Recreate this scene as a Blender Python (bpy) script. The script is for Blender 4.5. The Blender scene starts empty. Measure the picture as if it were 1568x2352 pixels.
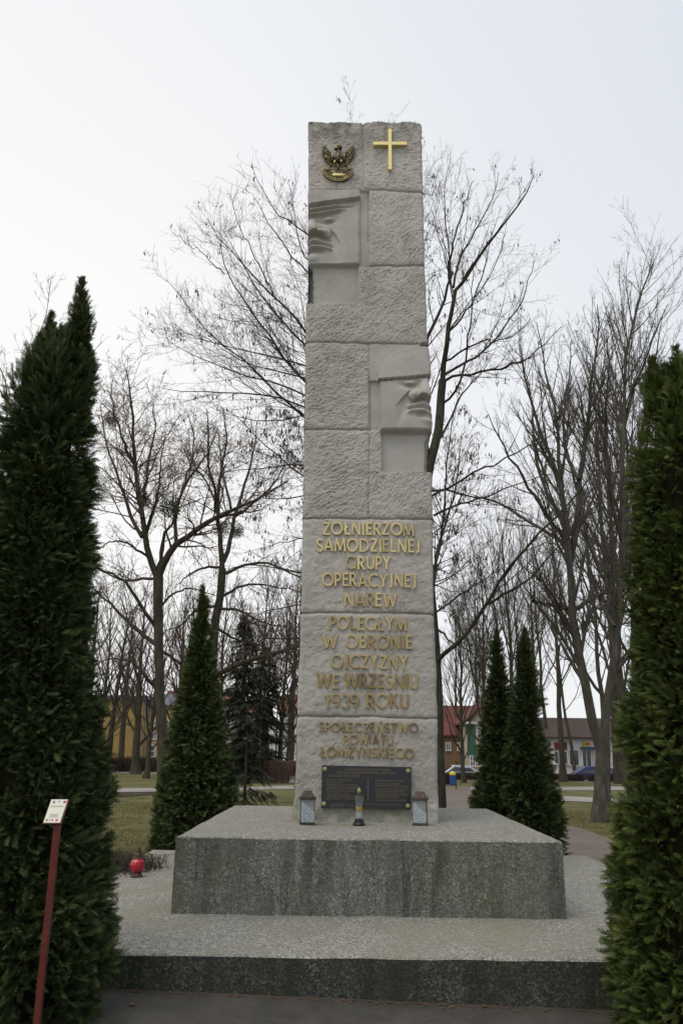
import bpy, math
import numpy as np
from mathutils import Matrix, Vector

S = bpy.context.scene
COL = S.collection
# ------------------------------------------------------------------ camera
TH, RO, F, CH = 0.2841, 0.0122, 1842.53, 1.6      # pitch, roll, focal (in 2352-high units), eye height
Rv = np.array([1.0, 0, 0]); Fv = np.array([0, math.cos(TH), math.sin(TH)]); Uv = np.array([0, -math.sin(TH), math.cos(TH)])
R2 = math.cos(RO) * Rv + math.sin(RO) * Uv
U2 = -math.sin(RO) * Rv + math.cos(RO) * Uv
cam = bpy.data.cameras.new('camera'); camo = bpy.data.objects.new('camera', cam); COL.objects.link(camo)
cam.sensor_fit = 'VERTICAL'; cam.sensor_height = 24.0; cam.lens = F / 2352 * 24.0
cam.clip_start = 0.1; cam.clip_end = 5000
M = Matrix.Identity(4)
for i in range(3):
    M[i][0] = R2[i]; M[i][1] = U2[i]; M[i][2] = -Fv[i]
M[2][3] = CH
camo.matrix_world = M
S.camera = camo
# ------------------------------------------------------------------ world + sun
SUN_EL, SUN_AZ = math.radians(62), math.radians(215)      # azimuth clockwise from +Y: behind the camera, to the left
w = bpy.data.worlds.new('World'); S.world = w; w.use_nodes = True
nt = w.node_tree; N = nt.nodes; L = nt.links; N.clear()
out = N.new('ShaderNodeOutputWorld'); bg = N.new('ShaderNodeBackground'); L.new(bg.outputs[0], out.inputs[0])
sky = N.new('ShaderNodeTexSky'); sky.sky_type = 'NISHITA'; sky.sun_disc = False
sky.sun_elevation = SUN_EL; sky.sun_rotation = SUN_AZ; sky.air_density = 1.0; sky.dust_density = 1.0
tc = N.new('ShaderNodeTexCoord')
nz = N.new('ShaderNodeTexNoise'); nz.inputs['Scale'].default_value = 1.1; nz.inputs['Detail'].default_value = 3; nz.inputs['Roughness'].default_value = .45
L.new(tc.outputs['Generated'], nz.inputs['Vector'])
dt = N.new('ShaderNodeVectorMath'); dt.operation = 'DOT_PRODUCT'; dt.inputs[1].default_value = (-0.8, 0.2, -0.35)
L.new(tc.outputs['Generated'], dt.inputs[0])
ad = N.new('ShaderNodeMath'); ad.operation = 'MULTIPLY_ADD'; ad.inputs[1].default_value = .5; L.new(nz.outputs[0], ad.inputs[0]); L.new(dt.outputs['Value'], ad.inputs[2])
cr = N.new('ShaderNodeMapRange'); cr.inputs[1].default_value = -.5; cr.inputs[2].default_value = .55
cr.inputs[3].default_value = .36; cr.inputs[4].default_value = 1.0; L.new(ad.outputs[0], cr.inputs[0])
mx = N.new('ShaderNodeMixRGB'); mx.inputs[2].default_value = (9.75, 9.72, 9.68, 1)     # thick cloud layer
L.new(cr.outputs[0], mx.inputs[0]); vl = N.new('ShaderNodeMixRGB'); vl.blend_type = 'MIX'; vl.inputs[0].default_value = .55; vl.inputs[2].default_value = (6.2, 7.7, 9.9, 1)   # thin veil of high cloud
L.new(sky.outputs[0], vl.inputs[1]); L.new(vl.outputs[0], mx.inputs[1]); L.new(mx.outputs[0], bg.inputs[0])
bg.inputs[1].default_value = 0.10
sd = bpy.data.lights.new('sun', 'SUN'); sd.energy = 1.15; sd.angle = math.radians(28); sd.color = (1, .94, .84)
so = bpy.data.objects.new('sun', sd); COL.objects.link(so)
sv = Vector((math.sin(SUN_AZ) * math.cos(SUN_EL), math.cos(SUN_AZ) * math.cos(SUN_EL), math.sin(SUN_EL)))
so.rotation_euler = (-sv).to_track_quat('-Z', 'Y').to_euler(); so.location = (0, 0, 30)
S.view_settings.view_transform = 'Standard'; S.view_settings.look = 'None'; S.view_settings.gamma = 1
S.view_settings.exposure = 0.0
S.render.resolution_x = 682; S.render.resolution_y = 1024
S.render.engine = 'CYCLES'

rng = np.random.default_rng(7)
# ------------------------------------------------------------------ pixel <-> world helpers (photo measured in 1568x2352 units)
def ray(X, Y):
    x = (np.asarray(X, float) - 784) / F; y = -(np.asarray(Y, float) - 1176) / F
    return Fv + x[..., None] * R2 + y[..., None] * U2 if np.ndim(x) else Fv + x * R2 + y * U2
CAMP = np.array([0, 0, CH])
def at(X, Y, d):
    r = ray(X, Y); r = np.asarray(r)
    return CAMP + r * (np.asarray(d, float) / r[..., 1])[..., None] if r.ndim > 1 else CAMP + r * (d / r[1])
def onz(X, Y, z):
    r = ray(X, Y); return CAMP + r * ((z - CH) / r[2])
def proj(P):
    q = np.asarray(P, float) - CAMP
    zc = q @ Fv
    return 784 + F * (q @ R2) / zc, 1176 - F * (q @ U2) / zc
G0, G1, GS = 13.0, 85.0, 0.008
def sst(a, b, x):
    t = np.clip((np.asarray(x, float) - a) / (b - a), 0, 1); return t * t * (3 - 2 * t)
def zg(x, y):
    """terrain: almost level lawn falling gently away, with a bank down to the street on the right"""
    return -GS * (np.clip(y, G0, G1) - G0) - .65 * sst(-2, 5, x) * sst(53, 58, y) - .16 * (1 - sst(6.0, 7.5, y))
def gnd(X, Y):
    lo, hi = 1.0, 400.0
    for _ in range(50):
        m = (lo + hi) / 2; p = at(X, Y, m)
        if p[2] > zg(p[0], m): lo = m
        else: hi = m
    return at(X, Y, lo)

# ------------------------------------------------------------------ noise
class VN:
    def __init__(s, seed): s.t = np.random.default_rng(seed).random((64, 64))
    def __call__(s, x, y):
        x = np.asarray(x, float); y = np.asarray(y, float)
        xi = np.floor(x).astype(int); yi = np.floor(y).astype(int); fx = x - xi; fy = y - yi
        fx = fx * fx * (3 - 2 * fx); fy = fy * fy * (3 - 2 * fy); t = s.t
        a = t[xi % 64, yi % 64]; b = t[(xi + 1) % 64, yi % 64]; c = t[xi % 64, (yi + 1) % 64]; d = t[(xi + 1) % 64, (yi + 1) % 64]
        return (a * (1 - fx) + b * fx) * (1 - fy) + (c * (1 - fx) + d * fx) * fy - .5
vn1, vn2, vn3 = VN(1), VN(2), VN(3)
def fbm(v, x, y, o=3):
    r = 0; a = 1
    for i in range(o): r = r + a * v(x * 2 ** i + 7.3 * i, y * 2 ** i + 3.1 * i); a *= .5
    return r

# ------------------------------------------------------------------ objects
def tag(o, label=None, cat=None, group=None, kind=None):
    if label: o['label'] = label
    if cat: o['category'] = cat
    if group: o['group'] = group
    if kind: o['kind'] = kind
    return o
def thing(name, loc, label, cat, group=None):
    o = bpy.data.objects.new(name, None); COL.objects.link(o); o.location = tuple(float(v) for v in loc)
    o.empty_display_size = .2
    return tag(o, label, cat, group)
def mesh(name, V, Fc, mats, parent=None, smooth=False, tint=None, mi=None, origin=None, local=False):
    """V world coordinates (n,3); Fc an (m,3|4) array or a list of tuples"""
    V = np.asarray(V, float)
    root = None
    if parent is not None and not local:
        q = parent; off = np.zeros(3)
        while q is not None: off = off + np.array(q.location); q = q.parent
        V = V - off
    elif parent is None:
        if origin is None: origin = np.array([V[:, 0].mean(), V[:, 1].mean(), V[:, 2].min()])
        V = V - np.asarray(origin)
    me = bpy.data.meshes.new(name)
    if isinstance(Fc, np.ndarray):
        n, k = Fc.shape
        me.vertices.add(len(V)); me.vertices.foreach_set('co', V.astype(np.float32).ravel())
        me.loops.add(n * k); me.loops.foreach_set('vertex_index', Fc.astype(np.int32).ravel())
        me.polygons.add(n); me.polygons.foreach_set('loop_start', np.arange(0, n * k, k, dtype=np.int32))
        me.polygons.foreach_set('loop_total', np.full(n, k, dtype=np.int32))
        me.update(calc_edges=True)
    else:
        me.from_pydata([tuple(v) for v in V], [], [tuple(int(i) for i in f) for f in Fc]); me.update()
    if not isinstance(mats, (list, tuple)): mats = [mats]
    for m in mats: me.materials.append(m)
    if mi is not None: me.polygons.foreach_set('material_index', np.asarray(mi, dtype=np.int32))
    if smooth: me.polygons.foreach_set('use_smooth', np.ones(len(me.polygons), dtype=bool))
    if tint is not None:
        a = me.attributes.new('tint', 'FLOAT', 'POINT'); a.data.foreach_set('value', np.asarray(tint, dtype=np.float32))
    o = bpy.data.objects.new(name, me); COL.objects.link(o)
    if parent is not None: o.parent = parent
    else: o.location = tuple(float(v) for v in origin)
    return o
class MB:
    """collects simple solids into one mesh"""
    def __init__(s): s.V = []; s.F = []; s.n = 0
    def add(s, V, Fs):
        V = np.asarray(V, float); s.V.append(V); s.F += [tuple(i + s.n for i in f) for f in Fs]; s.n += len(V); return s
    def box(s, c, sz, R=None, taper=1.0):
        x, y, z = [v / 2 for v in sz]; P = []
        for k in (-1, 1):
            t = taper if k == 1 else 1
            for a, b in ((-1, -1), (1, -1), (1, 1), (-1, 1)): P.append((a * x * t, b * y * t, k * z))
        P = np.array(P)
        if R is not None: P = P @ np.asarray(R).T
        return s.add(P + np.array(c), [(3, 2, 1, 0), (4, 5, 6, 7), (0, 1, 5, 4), (1, 2, 6, 5), (2, 3, 7, 6), (3, 0, 4, 7)])
    def lathe(s, c, prof, n=20, R=None):
        P = []; Fs = []
        for r, z in prof:
            for i in range(n):
                a = 2 * math.pi * i / n; P.append((r * math.cos(a), r * math.sin(a), z))
        m = len(prof)
        for j in range(m - 1):
            for i in range(n): Fs.append((j * n + i, j * n + (i + 1) % n, (j + 1) * n + (i + 1) % n, (j + 1) * n + i))
        Fs.append(tuple(range(n))[::-1]); Fs.append(tuple((m - 1) * n + i for i in range(n)))
        P = np.array(P)
        if R is not None: P = P @ np.asarray(R).T
        return s.add(P + np.array(c), Fs)
    def ell(s, c, A, nu=10, nv=6):
        """ellipsoid, A = 3x3 columns are the semi-axes"""
        P = []; Fs = []
        for j in range(nv + 1):
            t = math.pi * j / nv
            for i in range(nu):
                a = 2 * math.pi * i / nu; P.append((math.sin(t) * math.cos(a), math.sin(t) * math.sin(a), math.cos(t)))
        for j in range(nv):
            for i in range(nu): Fs.append((j * nu + i, (j + 1) * nu + i, (j + 1) * nu + (i + 1) % nu, j * nu + (i + 1) % nu))
        return s.add(np.array(P) @ np.asarray(A, float).T + np.array(c), Fs)
    def prism(s, poly, a, b, fn):
        """polygon in (p,q) swept from a to b through fn(p,q,t)->xyz"""
        n = len(poly); P = [fn(p, q, a) for p, q in poly] + [fn(p, q, b) for p, q in poly]
        return s.add(P, [tuple(range(n))[::-1], tuple(range(n, 2 * n))] + [(i, (i + 1) % n, n + (i + 1) % n, n + i) for i in range(n)])
    def build(s, name, m, parent=None, smooth=False, **k):
        return mesh(name, np.vstack(s.V), s.F, m, parent, smooth, **k)

# ------------------------------------------------------------------ materials
def mat(name, base=(.5, .5, .5), rough=.8, metal=0.0, spec=.3):
    m = bpy.data.materials.new(name); m.use_nodes = True
    b = m.node_tree.nodes['Principled BSDF']
    b.inputs['Base Color'].default_value = (*base, 1); b.inputs['Roughness'].default_value = rough
    b.inputs['Metallic'].default_value = metal; b.inputs['Specular IOR Level'].default_value = spec
    return m
class NB:
    def __init__(s, m): s.m = m; s.nt = m.node_tree; s.b = s.nt.nodes['Principled BSDF']; s.tc = s.nt.nodes.new('ShaderNodeTexCoord')
    def lk(s, a, b): s.nt.links.new(a, b)
    def noise(s, scale, detail=4, rough=.55, stretch=(1, 1, 1), dist=0, co='Object'):
        mp = s.nt.nodes.new('ShaderNodeMapping'); mp.inputs['Scale'].default_value = stretch; s.lk(s.tc.outputs[co], mp.inputs[0])
        n = s.nt.nodes.new('ShaderNodeTexNoise'); n.inputs['Scale'].default_value = scale; n.inputs['Detail'].default_value = detail
        n.inputs['Roughness'].default_value = rough; n.inputs['Distortion'].default_value = dist; s.lk(mp.outputs[0], n.inputs['Vector']); return n.outputs[0]
    def vor(s, scale, feature='F1', out='Distance', stretch=(1, 1, 1)):
        mp = s.nt.nodes.new('ShaderNodeMapping'); mp.inputs['Scale'].default_value = stretch; s.lk(s.tc.outputs['Object'], mp.inputs[0])
        n = s.nt.nodes.new('ShaderNodeTexVoronoi'); n.feature = feature; n.inputs['Scale'].default_value = scale; s.lk(mp.outputs[0], n.inputs['Vector']); return n.outputs[out]
    def ramp(s, f, stops, interp='LINEAR'):
        r = s.nt.nodes.new('ShaderNodeValToRGB'); r.color_ramp.interpolation = interp
        e = r.color_ramp.elements
        while len(e) > 1: e.remove(e[-1])
        e[0].position = stops[0][0]; e[0].color = col4(stops[0][1])
        for p, c in stops[1:]:
            x = e.new(p); x.color = col4(c)
        s.lk(f, r.inputs[0]); return r.outputs[0]
    def mix(s, f, a, b, mode='MIX'):
        n = s.nt.nodes.new('ShaderNodeMixRGB'); n.blend_type = mode
        for i, v in ((0, f), (1, a), (2, b)):
            if hasattr(v, 'links') or hasattr(v, 'is_linked'): s.lk(v, n.inputs[i])
            elif i == 0: n.inputs[0].default_value = v
            else: n.inputs[i].default_value = col4(v)
        return n.outputs[0]
    def attr(s, name='tint'):
        a = s.nt.nodes.new('ShaderNodeAttribute'); a.attribute_name = name; return a.outputs['Fac']
    def xyz(s, i):
        n = s.nt.nodes.new('ShaderNodeSeparateXYZ'); s.lk(s.tc.outputs['Object'], n.inputs[0]); return n.outputs[i]
    def rng(s, f, a, b, c=0, d=1):
        n = s.nt.nodes.new('ShaderNodeMapRange'); 
        for i, v in enumerate((a, b, c, d)): n.inputs[i + 1].default_value = v
        s.lk(f, n.inputs[0]); return n.outputs[0]
    def mul(s, a, b, op='MULTIPLY'):
        n = s.nt.nodes.new('ShaderNodeMath'); n.operation = op
        for i, v in ((0, a), (1, b)):
            if isinstance(v, (int, float)): n.inputs[i].default_value = v
            else: s.lk(v, n.inputs[i])
        return n.outputs[0]
    def color(s, c): s.lk(c, s.b.inputs['Base Color'])
    def bump(s, h, strength=.5, dist=.01):
        n = s.nt.nodes.new('ShaderNodeBump'); n.inputs['Strength'].default_value = strength; n.inputs['Distance'].default_value = dist
        s.lk(h, n.inputs['Height']); s.lk(n.outputs[0], s.b.inputs['Normal'])
def col4(c): return (*c, 1) if len(c) == 3 else c

m_stone = mat('weathered_sandstone', rough=.92, spec=.15); nb = NB(m_stone)
c1 = nb.ramp(nb.noise(2.2, 6), [(.3, (.375, .345, .305)), (.55, (.47, .437, .39)), (.75, (.525, .495, .45))])
c1 = nb.mix(nb.rng(nb.noise(.9, 3, .5, (1, 1, .8)), .35, .65, 0, .45), c1, (.36, .345, .32))
c2 = nb.mix(nb.rng(nb.noise(38, 4, .7), .52, .8, 0, .42), c1, (.28, .255, .22))
drt = nb.mul(nb.rng(nb.noise(2.2, 8, .72, (1, 1, .45), .6), .55, .74, 0, 1), nb.rng(nb.noise(45, 3, .6), .35, .62, 0, 1))
c3 = nb.mix(nb.mul(drt, nb.rng(nb.xyz(2), 5.2, 8.6, .22, .85)), c2, (.12, .11, .095))
foot = nb.mul(nb.rng(nb.xyz(2), 1.75, .9, 0, 1), nb.rng(nb.noise(3.4, 5, .65), .38, .66, 0, 1))
c4 = nb.mix(nb.mul(foot, .8), c3, (.19, .21, .135))
topd = nb.mul(nb.rng(nb.xyz(2), 8.95, 9.5, 0, 1), nb.rng(nb.noise(5.5, 6, .7, (1, 1, .5)), .45, .62, 0, 1))
c5 = nb.mix(nb.mul(topd, .85), c4, (.13, .12, .10)); nb.color(c5)
nb.bump(nb.mix(.5, nb.noise(70, 5, .7), nb.noise(22, 3, .6)), .55, .006)

def aggregate(name, light, dark, speck, alg, algamt, streak, br=1.0):
    m = mat(name, rough=.95, spec=.15); nb = NB(m)
    cell = nb.vor(72, 'F1', 'Color')
    sep = nb.nt.nodes.new('ShaderNodeSeparateColor'); nb.lk(cell, sep.inputs[0])
    base = nb.ramp(sep.outputs[0], [(0, dark), (.3, [v * .75 for v in light]), (.65, light), (1, speck)])
    gap = nb.rng(nb.vor(72), .3, .7, 0, .35)
    g2 = nb.nt.nodes.new('ShaderNodeSeparateColor'); nb.lk(nb.vor(150, 'F1', 'Color'), g2.inputs[0]); base = nb.mix(nb.rng(g2.outputs[1], .55, .9, 0, .6), base, [v * .5 for v in dark]); base = nb.mix(nb.rng(g2.outputs[0], .86, .97, 0, .8), base, speck)
    c = nb.mix(gap, base, [v * .45 for v in dark])
    c = nb.mix(nb.rng(nb.noise(34, 3, .8), .42, .66, 0, .45), c, [v * .6 for v in light])
    c = nb.mix(nb.rng(nb.noise(2.6, 6, .65), .35, .7, .0, .5), c, [v * .55 for v in light])
    if streak:
        s1 = nb.rng(nb.noise(5.5, 5, .7, (1, 1, .14), .4), .42, .66, 0, 1)
        s2 = nb.mul(nb.rng(nb.noise(1.7, 6, .7, (1, 1, .4), .5), .44, .66, 0, 1), nb.rng(nb.noise(13, 4, .7), .35, .6, .25, 1))
        c = nb.mix(nb.mul(s1, streak), c, (.022, .024, .018))
        c = nb.mix(nb.mul(s2, algamt), c, alg)
        s3 = nb.rng(nb.noise(3.1, 7, .72), .47, .64, 0, .7); c = nb.mix(s3, c, [v * .42 for v in light])
    else:
        c = nb.mix(nb.rng(nb.noise(1.4, 5), .5, .75, 0, algamt), c, alg)
    nb.color(c); nb.bump(nb.vor(72), .45, .006)
    return m
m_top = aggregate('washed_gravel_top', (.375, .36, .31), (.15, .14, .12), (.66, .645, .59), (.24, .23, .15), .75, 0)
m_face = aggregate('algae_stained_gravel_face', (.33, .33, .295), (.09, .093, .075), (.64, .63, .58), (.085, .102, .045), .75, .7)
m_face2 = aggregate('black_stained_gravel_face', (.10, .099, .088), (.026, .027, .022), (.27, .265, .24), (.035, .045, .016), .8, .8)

m_brass = mat('aged_brass', (.55, .42, .16), .42, .45, .5); nb = NB(m_brass)
c = nb.mix(nb.attr(), (.76, .62, .31), (.27, .185, .07)); c = nb.mix(nb.rng(nb.noise(25, 5), .45, .75, 0, .5), c, (.22, .16, .08)); nb.color(c)
m_gold = mat('gilded_cross', (.80, .66, .29), .4, .5, .5)
m_bronze = mat('dark_bronze', (.10, .085, .05), .4, .7, .5); nb = NB(m_bronze)
nb.color(nb.ramp(nb.noise(28, 4), [(.35, (.035, .03, .022)), (.55, (.11, .09, .045)), (.72, (.42, .34, .15))]))
m_granite = mat('black_granite', (.018, .019, .022), .28, 0, .5); nb = NB(m_granite)
nb.color(nb.ramp(nb.noise(260, 3, .8), [(.4, (.012, .013, .016)), (.7, (.04, .042, .05))]))
m_etch = mat('faded_gilt_lettering', (.20, .16, .09), .6, .3)
m_rust = mat('rusty_brown_metal', rough=.6, metal=.4); nb = NB(m_rust)
nb.color(nb.ramp(nb.noise(30, 5), [(.35, (.05, .04, .034)), (.6, (.10, .075, .055)), (.8, (.17, .15, .125))]))
m_post = mat('dark_red_painted_metal', rough=.45); nb = NB(m_post)
nb.color(nb.ramp(nb.noise(14, 5), [(.3, (.095, .018, .014)), (.7, (.14, .030, .022))]))
m_plate = mat('cream_plate', (.72, .70, .58), .5)
m_ink = mat('grey_print', (.25, .25, .25), .7); m_blue = mat('blue_print', (.12, .2, .5), .6); m_redp = mat('red_print', (.55, .06, .05), .6); m_yel = mat('yellow_print', (.6, .5, .15), .6)
m_redglass = mat('red_glass', (.42, .012, .03), .18, 0, .6)
m_glass = mat('clear_glass', (.75, .8, .8), .08, 0, .6); m_glass.node_tree.nodes['Principled BSDF'].inputs['Transmission Weight'].default_value = .9
m_frost = mat('patterned_silver_glass', rough=.25, metal=.3); nb = NB(m_frost)
nb.color(nb.mix(nb.rng(nb.vor(85), .2, .5, 0, 1), (.62, .68, .72), (.30, .33, .36))); nb.bump(nb.vor(85), .6, .004)
m_greyglass = mat('smoky_glass', (.27, .29, .29), .2, .2)
m_black = mat('black_plastic', (.02, .02, .022), .35); m_wax = mat('white_wax', (.65, .63, .58), .5); m_amber = mat('amber_band', (.35, .25, .05), .4)

def foliage(name, a, b, c, rough=.65):
    m = mat(name, rough=rough, spec=.18); nb = NB(m)
    k = nb.ramp(nb.attr(), [(0, a), (.5, b), (1, c)]); nb.color(nb.mix(nb.rng(nb.noise(2.5, 3), .35, .7, 0, .45), k, [v * .55 for v in b])); return m
m_thuja = foliage('thuja_green', (.032, .046, .016), (.068, .096, .030), (.125, .16, .055))
m_thuja2 = foliage('thuja_yellow_green', (.034, .048, .013), (.084, .118, .026), (.155, .185, .048))
m_core = mat('thuja_light_block_core', (.014, .016, .008), .9, 0, .05)  # near-black filler for the core added to block light inside the crowns
m_spruce = foliage('spruce_green', (.012, .015, .008), (.024, .03, .014), (.042, .048, .024))
m_mist = foliage('mistletoe_green', (.05, .06, .02), (.075, .09, .03), (.11, .12, .045))
m_deadm = foliage('witches_broom_brown', (.09, .07, .05), (.12, .09, .06), (.16, .12, .08))
def bark(name, a, b, c, green=.4):
    m = mat(name, rough=.95, spec=.1); nb = NB(m)
    k = nb.ramp(nb.noise(9, 6, .7, (1, 1, .25), .3), [(.3, a), (.5, b), (.72, c)])
    k = nb.mix(nb.rng(nb.noise(1.6, 4), .45, .68, 0, green), k, (.07, .08, .035)); nb.color(k)
    nb.bump(nb.noise(16, 5, .7, (1, 1, .2)), .8, .02); return m
m_bark = bark('grey_brown_bark', (.026, .022, .017), (.05, .044, .034), (.09, .08, .064))
m_bark2 = bark('dark_maple_bark', (.035, .029, .022), (.068, .057, .044), (.115, .10, .078), .25)
m_bark3 = bark('pale_flaking_bark', (.045, .038, .03), (.085, .076, .062), (.15, .138, .118), .3)
m_twig = mat('twig_brown', (.13, .11, .095), .9, 0, .1); m_twigr = mat('reddish_twig', (.15, .098, .078), .9, 0, .1)
m_keys = mat('dry_seed_keys', (.095, .06, .048), .9, 0, .1)
m_hedge = mat('bare_hedge_twigs', (.075, .058, .048), .95, 0, .05)

m_grass = mat('winter_lawn', rough=1, spec=.05); nb = NB(m_grass)
g = nb.ramp(nb.noise(1.1, 7, .62), [(.32, (.095, .092, .038)), (.5, (.15, .143, .06)), (.68, (.20, .18, .092))])
g = nb.mix(nb.rng(nb.noise(9, 6, .75), .5, .72, 0, .6), g, (.20, .17, .095)); g = nb.mix(nb.rng(nb.noise(.45, 4), .55, .72, 0, .6), g, (.10, .082, .055)); nb.color(g)
nb.bump(nb.noise(40, 5, .8), .9, .04)
m_blade = mat('grass_blades', rough=.9, spec=.1); nb = NB(m_blade); nb.color(nb.ramp(nb.attr(), [(0, (.15, .145, .055)), (.5, (.21, .19, .075)), (1, (.27, .23, .12))]))
m_pave = mat('dark_damp_paving', rough=.9, spec=.2); nb = NB(m_pave)
p = nb.ramp(nb.noise(2.1, 7, .65), [(.3, (.048, .045, .037)), (.55, (.072, .066, .055)), (.75, (.1, .093, .08))]); p = nb.mix(nb.rng(nb.noise(110, 3, .7), .58, .72, 0, .7), p, (.2, .18, .15)); p = nb.mix(nb.rng(nb.noise(5, 6, .7), .5, .68, 0, .6), p, (.035, .034, .028)); nb.color(p)
nb.bump(nb.noise(60, 5), .5, .005)
m_path = mat('reddish_paver_path', rough=.95, spec=.1); nb = NB(m_path)
br = nb.nt.nodes.new('ShaderNodeTexBrick'); br.inputs['Scale'].default_value = 5; br.inputs['Mortar Size'].default_value = .02; nb.lk(nb.tc.outputs['Object'], br.inputs[0])
br.inputs['Color1'].default_value = (.20, .14, .115, 1); br.inputs['Color2'].default_value = (.165, .125, .105, 1); br.inputs['Mortar'].default_value = (.11, .095, .08, 1)
nb.color(nb.mix(nb.rng(nb.noise(.8, 6), .35, .7, 0, .75), br.outputs[0], (.20, .18, .155)))
m_walk = mat('pale_concrete_path', rough=.95, spec=.1); nb = NB(m_walk)
nb.color(nb.ramp(nb.noise(1.3, 6), [(.3, (.24, .22, .20)), (.7, (.36, .335, .30))]))
m_soil = mat('bare_soil', rough=1, spec=.05); nb = NB(m_soil); nb.color(nb.ramp(nb.noise(6, 6), [(.3, (.05, .042, .032)), (.7, (.095, .08, .06))])); nb.bump(nb.noise(30, 5), .8, .03)
m_road = mat('asphalt_road', (.11, .11, .11), .95)

# ------------------------------------------------------------------ ground
ys = np.unique(np.r_[-30, 0, 5, np.arange(11, 20, .5), np.arange(20, 80, 1), 90, 120, 200, 400, 900]); xs = np.array([-700, -200, -60, -30, -15, -8, -4, -2, -1, 0, 1, 2, 3, 4, 5, 8, 15, 30, 60, 200, 700.])
GX, GY = np.meshgrid(xs, ys); GV = np.stack([GX, GY, zg(GX, GY)], -1).reshape(-1, 3)
def grid_faces(nr, nc):
    i = np.arange(nr - 1)[:, None] * nc + np.arange(nc - 1)[None]; i = i.ravel()
    return np.stack([i, i + 1, i + nc + 1, i + nc], 1)
tag(mesh('ground', GV, grid_faces(len(ys), len(xs)), m_grass, origin=(0, 0, 0)), kind='structure')
def strip(name, A, B, m, lift=.012, n=10, label=None):
    """sheet between two ground polylines given in photo units, draped on the terrain"""
    def res(P):
        P = np.array([gnd(*p)[:2] for p in P]); s = np.r_[0, np.cumsum(np.hypot(*np.diff(P, axis=0).T))]
        t = np.linspace(0, s[-1], 30); return np.stack([np.interp(t, s, P[:, 0]), np.interp(t, s, P[:, 1])], 1)
    a, b = res(A), res(B); k = np.linspace(0, 1, n)[:, None, None]
    Q = a[None] * (1 - k) + b[None] * k
    V = np.concatenate([Q, (zg(Q[..., 0], Q[..., 1]) + lift)[..., None]], -1).reshape(-1, 3)
    return tag(mesh(name, V, grid_faces(n, 30), m, origin=(0, 0, 0)), kind='structure')
def sheet(name, x0, x1, y0, y1, m, lift):
    yy = np.linspace(y0, y1, 20); X, Y = np.meshgrid([x0, -2, -1, 0, 1, 2, 3, 4, 5, x1], yy)
    return tag(mesh(name, np.stack([X, Y, zg(X, Y) + lift], -1).reshape(-1, 3), grid_faces(20, 10), m, origin=(0, 0, 0)), kind='structure')
# paving in front of the memorial (falls slightly to the right)
yy = np.array([-6, 2, 4, 5, 6.2]); xx = np.linspace(-5, 5, 30); X, Y = np.meshgrid(xx, yy)
tag(mesh('pavement', np.stack([X, Y, .03 - .026 * np.clip(X, -2.2, 2.2) + .004 * vn1(X * 2, Y * 2)], -1).reshape(-1, 3), grid_faces(5, 30), m_pave, origin=(0, 0, 0)), kind='structure')
strip('path', [(1012, 1810), (1085, 1806), (1130, 1830), (1250, 1885), (1330, 1902), (1440, 1942), (1620, 2010)], [(1010, 1855), (1010, 1880), (1060, 1940), (1150, 2010), (1250, 2080), (1400, 2150), (1700, 2200)], m_path, .010, 14)
strip('crossing_path', [(1080, 1808), (1300, 1808), (1600, 1806)], [(1080, 1816), (1300, 1816), (1600, 1815)], m_walk, .016)
strip('cross_path', [(1180, 1827), (1300, 1830), (1440, 1835), (1620, 1845)], [(1180, 1838), (1300, 1841), (1440, 1847), (1620, 1862)], m_walk, .018)
strip('side_path', [(-100, 1806), (230, 1811), (360, 1811), (580, 1808), (690, 1804), (980, 1800)], [(-100, 1818), (230, 1821), (360, 1819), (580, 1815), (690, 1812), (980, 1808)], m_walk, .016)
strip('soil_strip', [(-100, 1819), (230, 1822), (300, 1822), (360, 1820)], [(-100, 1832), (230, 1832), (300, 1830), (360, 1824)], m_soil, .020)
strip('far_path', [(150, 1768), (300, 1772), (420, 1776), (600, 1779)], [(150, 1771), (300, 1776), (420, 1780), (600, 1784)], m_walk, .02)
strip('far_side_path', [(560, 1780), (640, 1788), (700, 1792)], [(560, 1784), (640, 1795), (700, 1802)], m_walk, .02)
sheet('road', -2, 110, 61, 69, m_road, .02)
sheet('far_pavement', -2, 110, 58.4, 60.6, m_walk, .05)

# ================================================================== THE MEMORIAL
PSI, CX, Y2, W2, D2, H1, H2 = .0066, .2624, 7.1868, 1.6085, 3.6916, .2723, .8613
W1, V1, VC = 2.70, -1.306, 1.5172
cp, sp = math.cos(PSI), math.sin(PSI)
EU = np.array([cp, -sp, 0]); EV = np.array([sp, cp, 0]); ORG = np.array([CX, Y2, 0])
def W(u, v, z):
    u, v, z = np.broadcast_arrays(*[np.asarray(q, float) for q in (u, v, z)])
    return ORG + u[..., None] * EU + v[..., None] * EV + z[..., None] * np.array([0, 0, 1.])
def PL(X, Y, v=VC):
    """photo point -> (u,z) on the plane of the column's front at depth v"""
    r = ray(X, Y); k = ((ORG + v * EV - CAMP) @ EV) / (r @ EV); p = CAMP + (r.T * k).T - ORG
    return p @ EU, p[..., 2]
mem = thing('war_memorial', W(0, 0, 0), 'tall pale stone pillar on a two-tier gravel plinth with gold lettering', 'monument')

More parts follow.
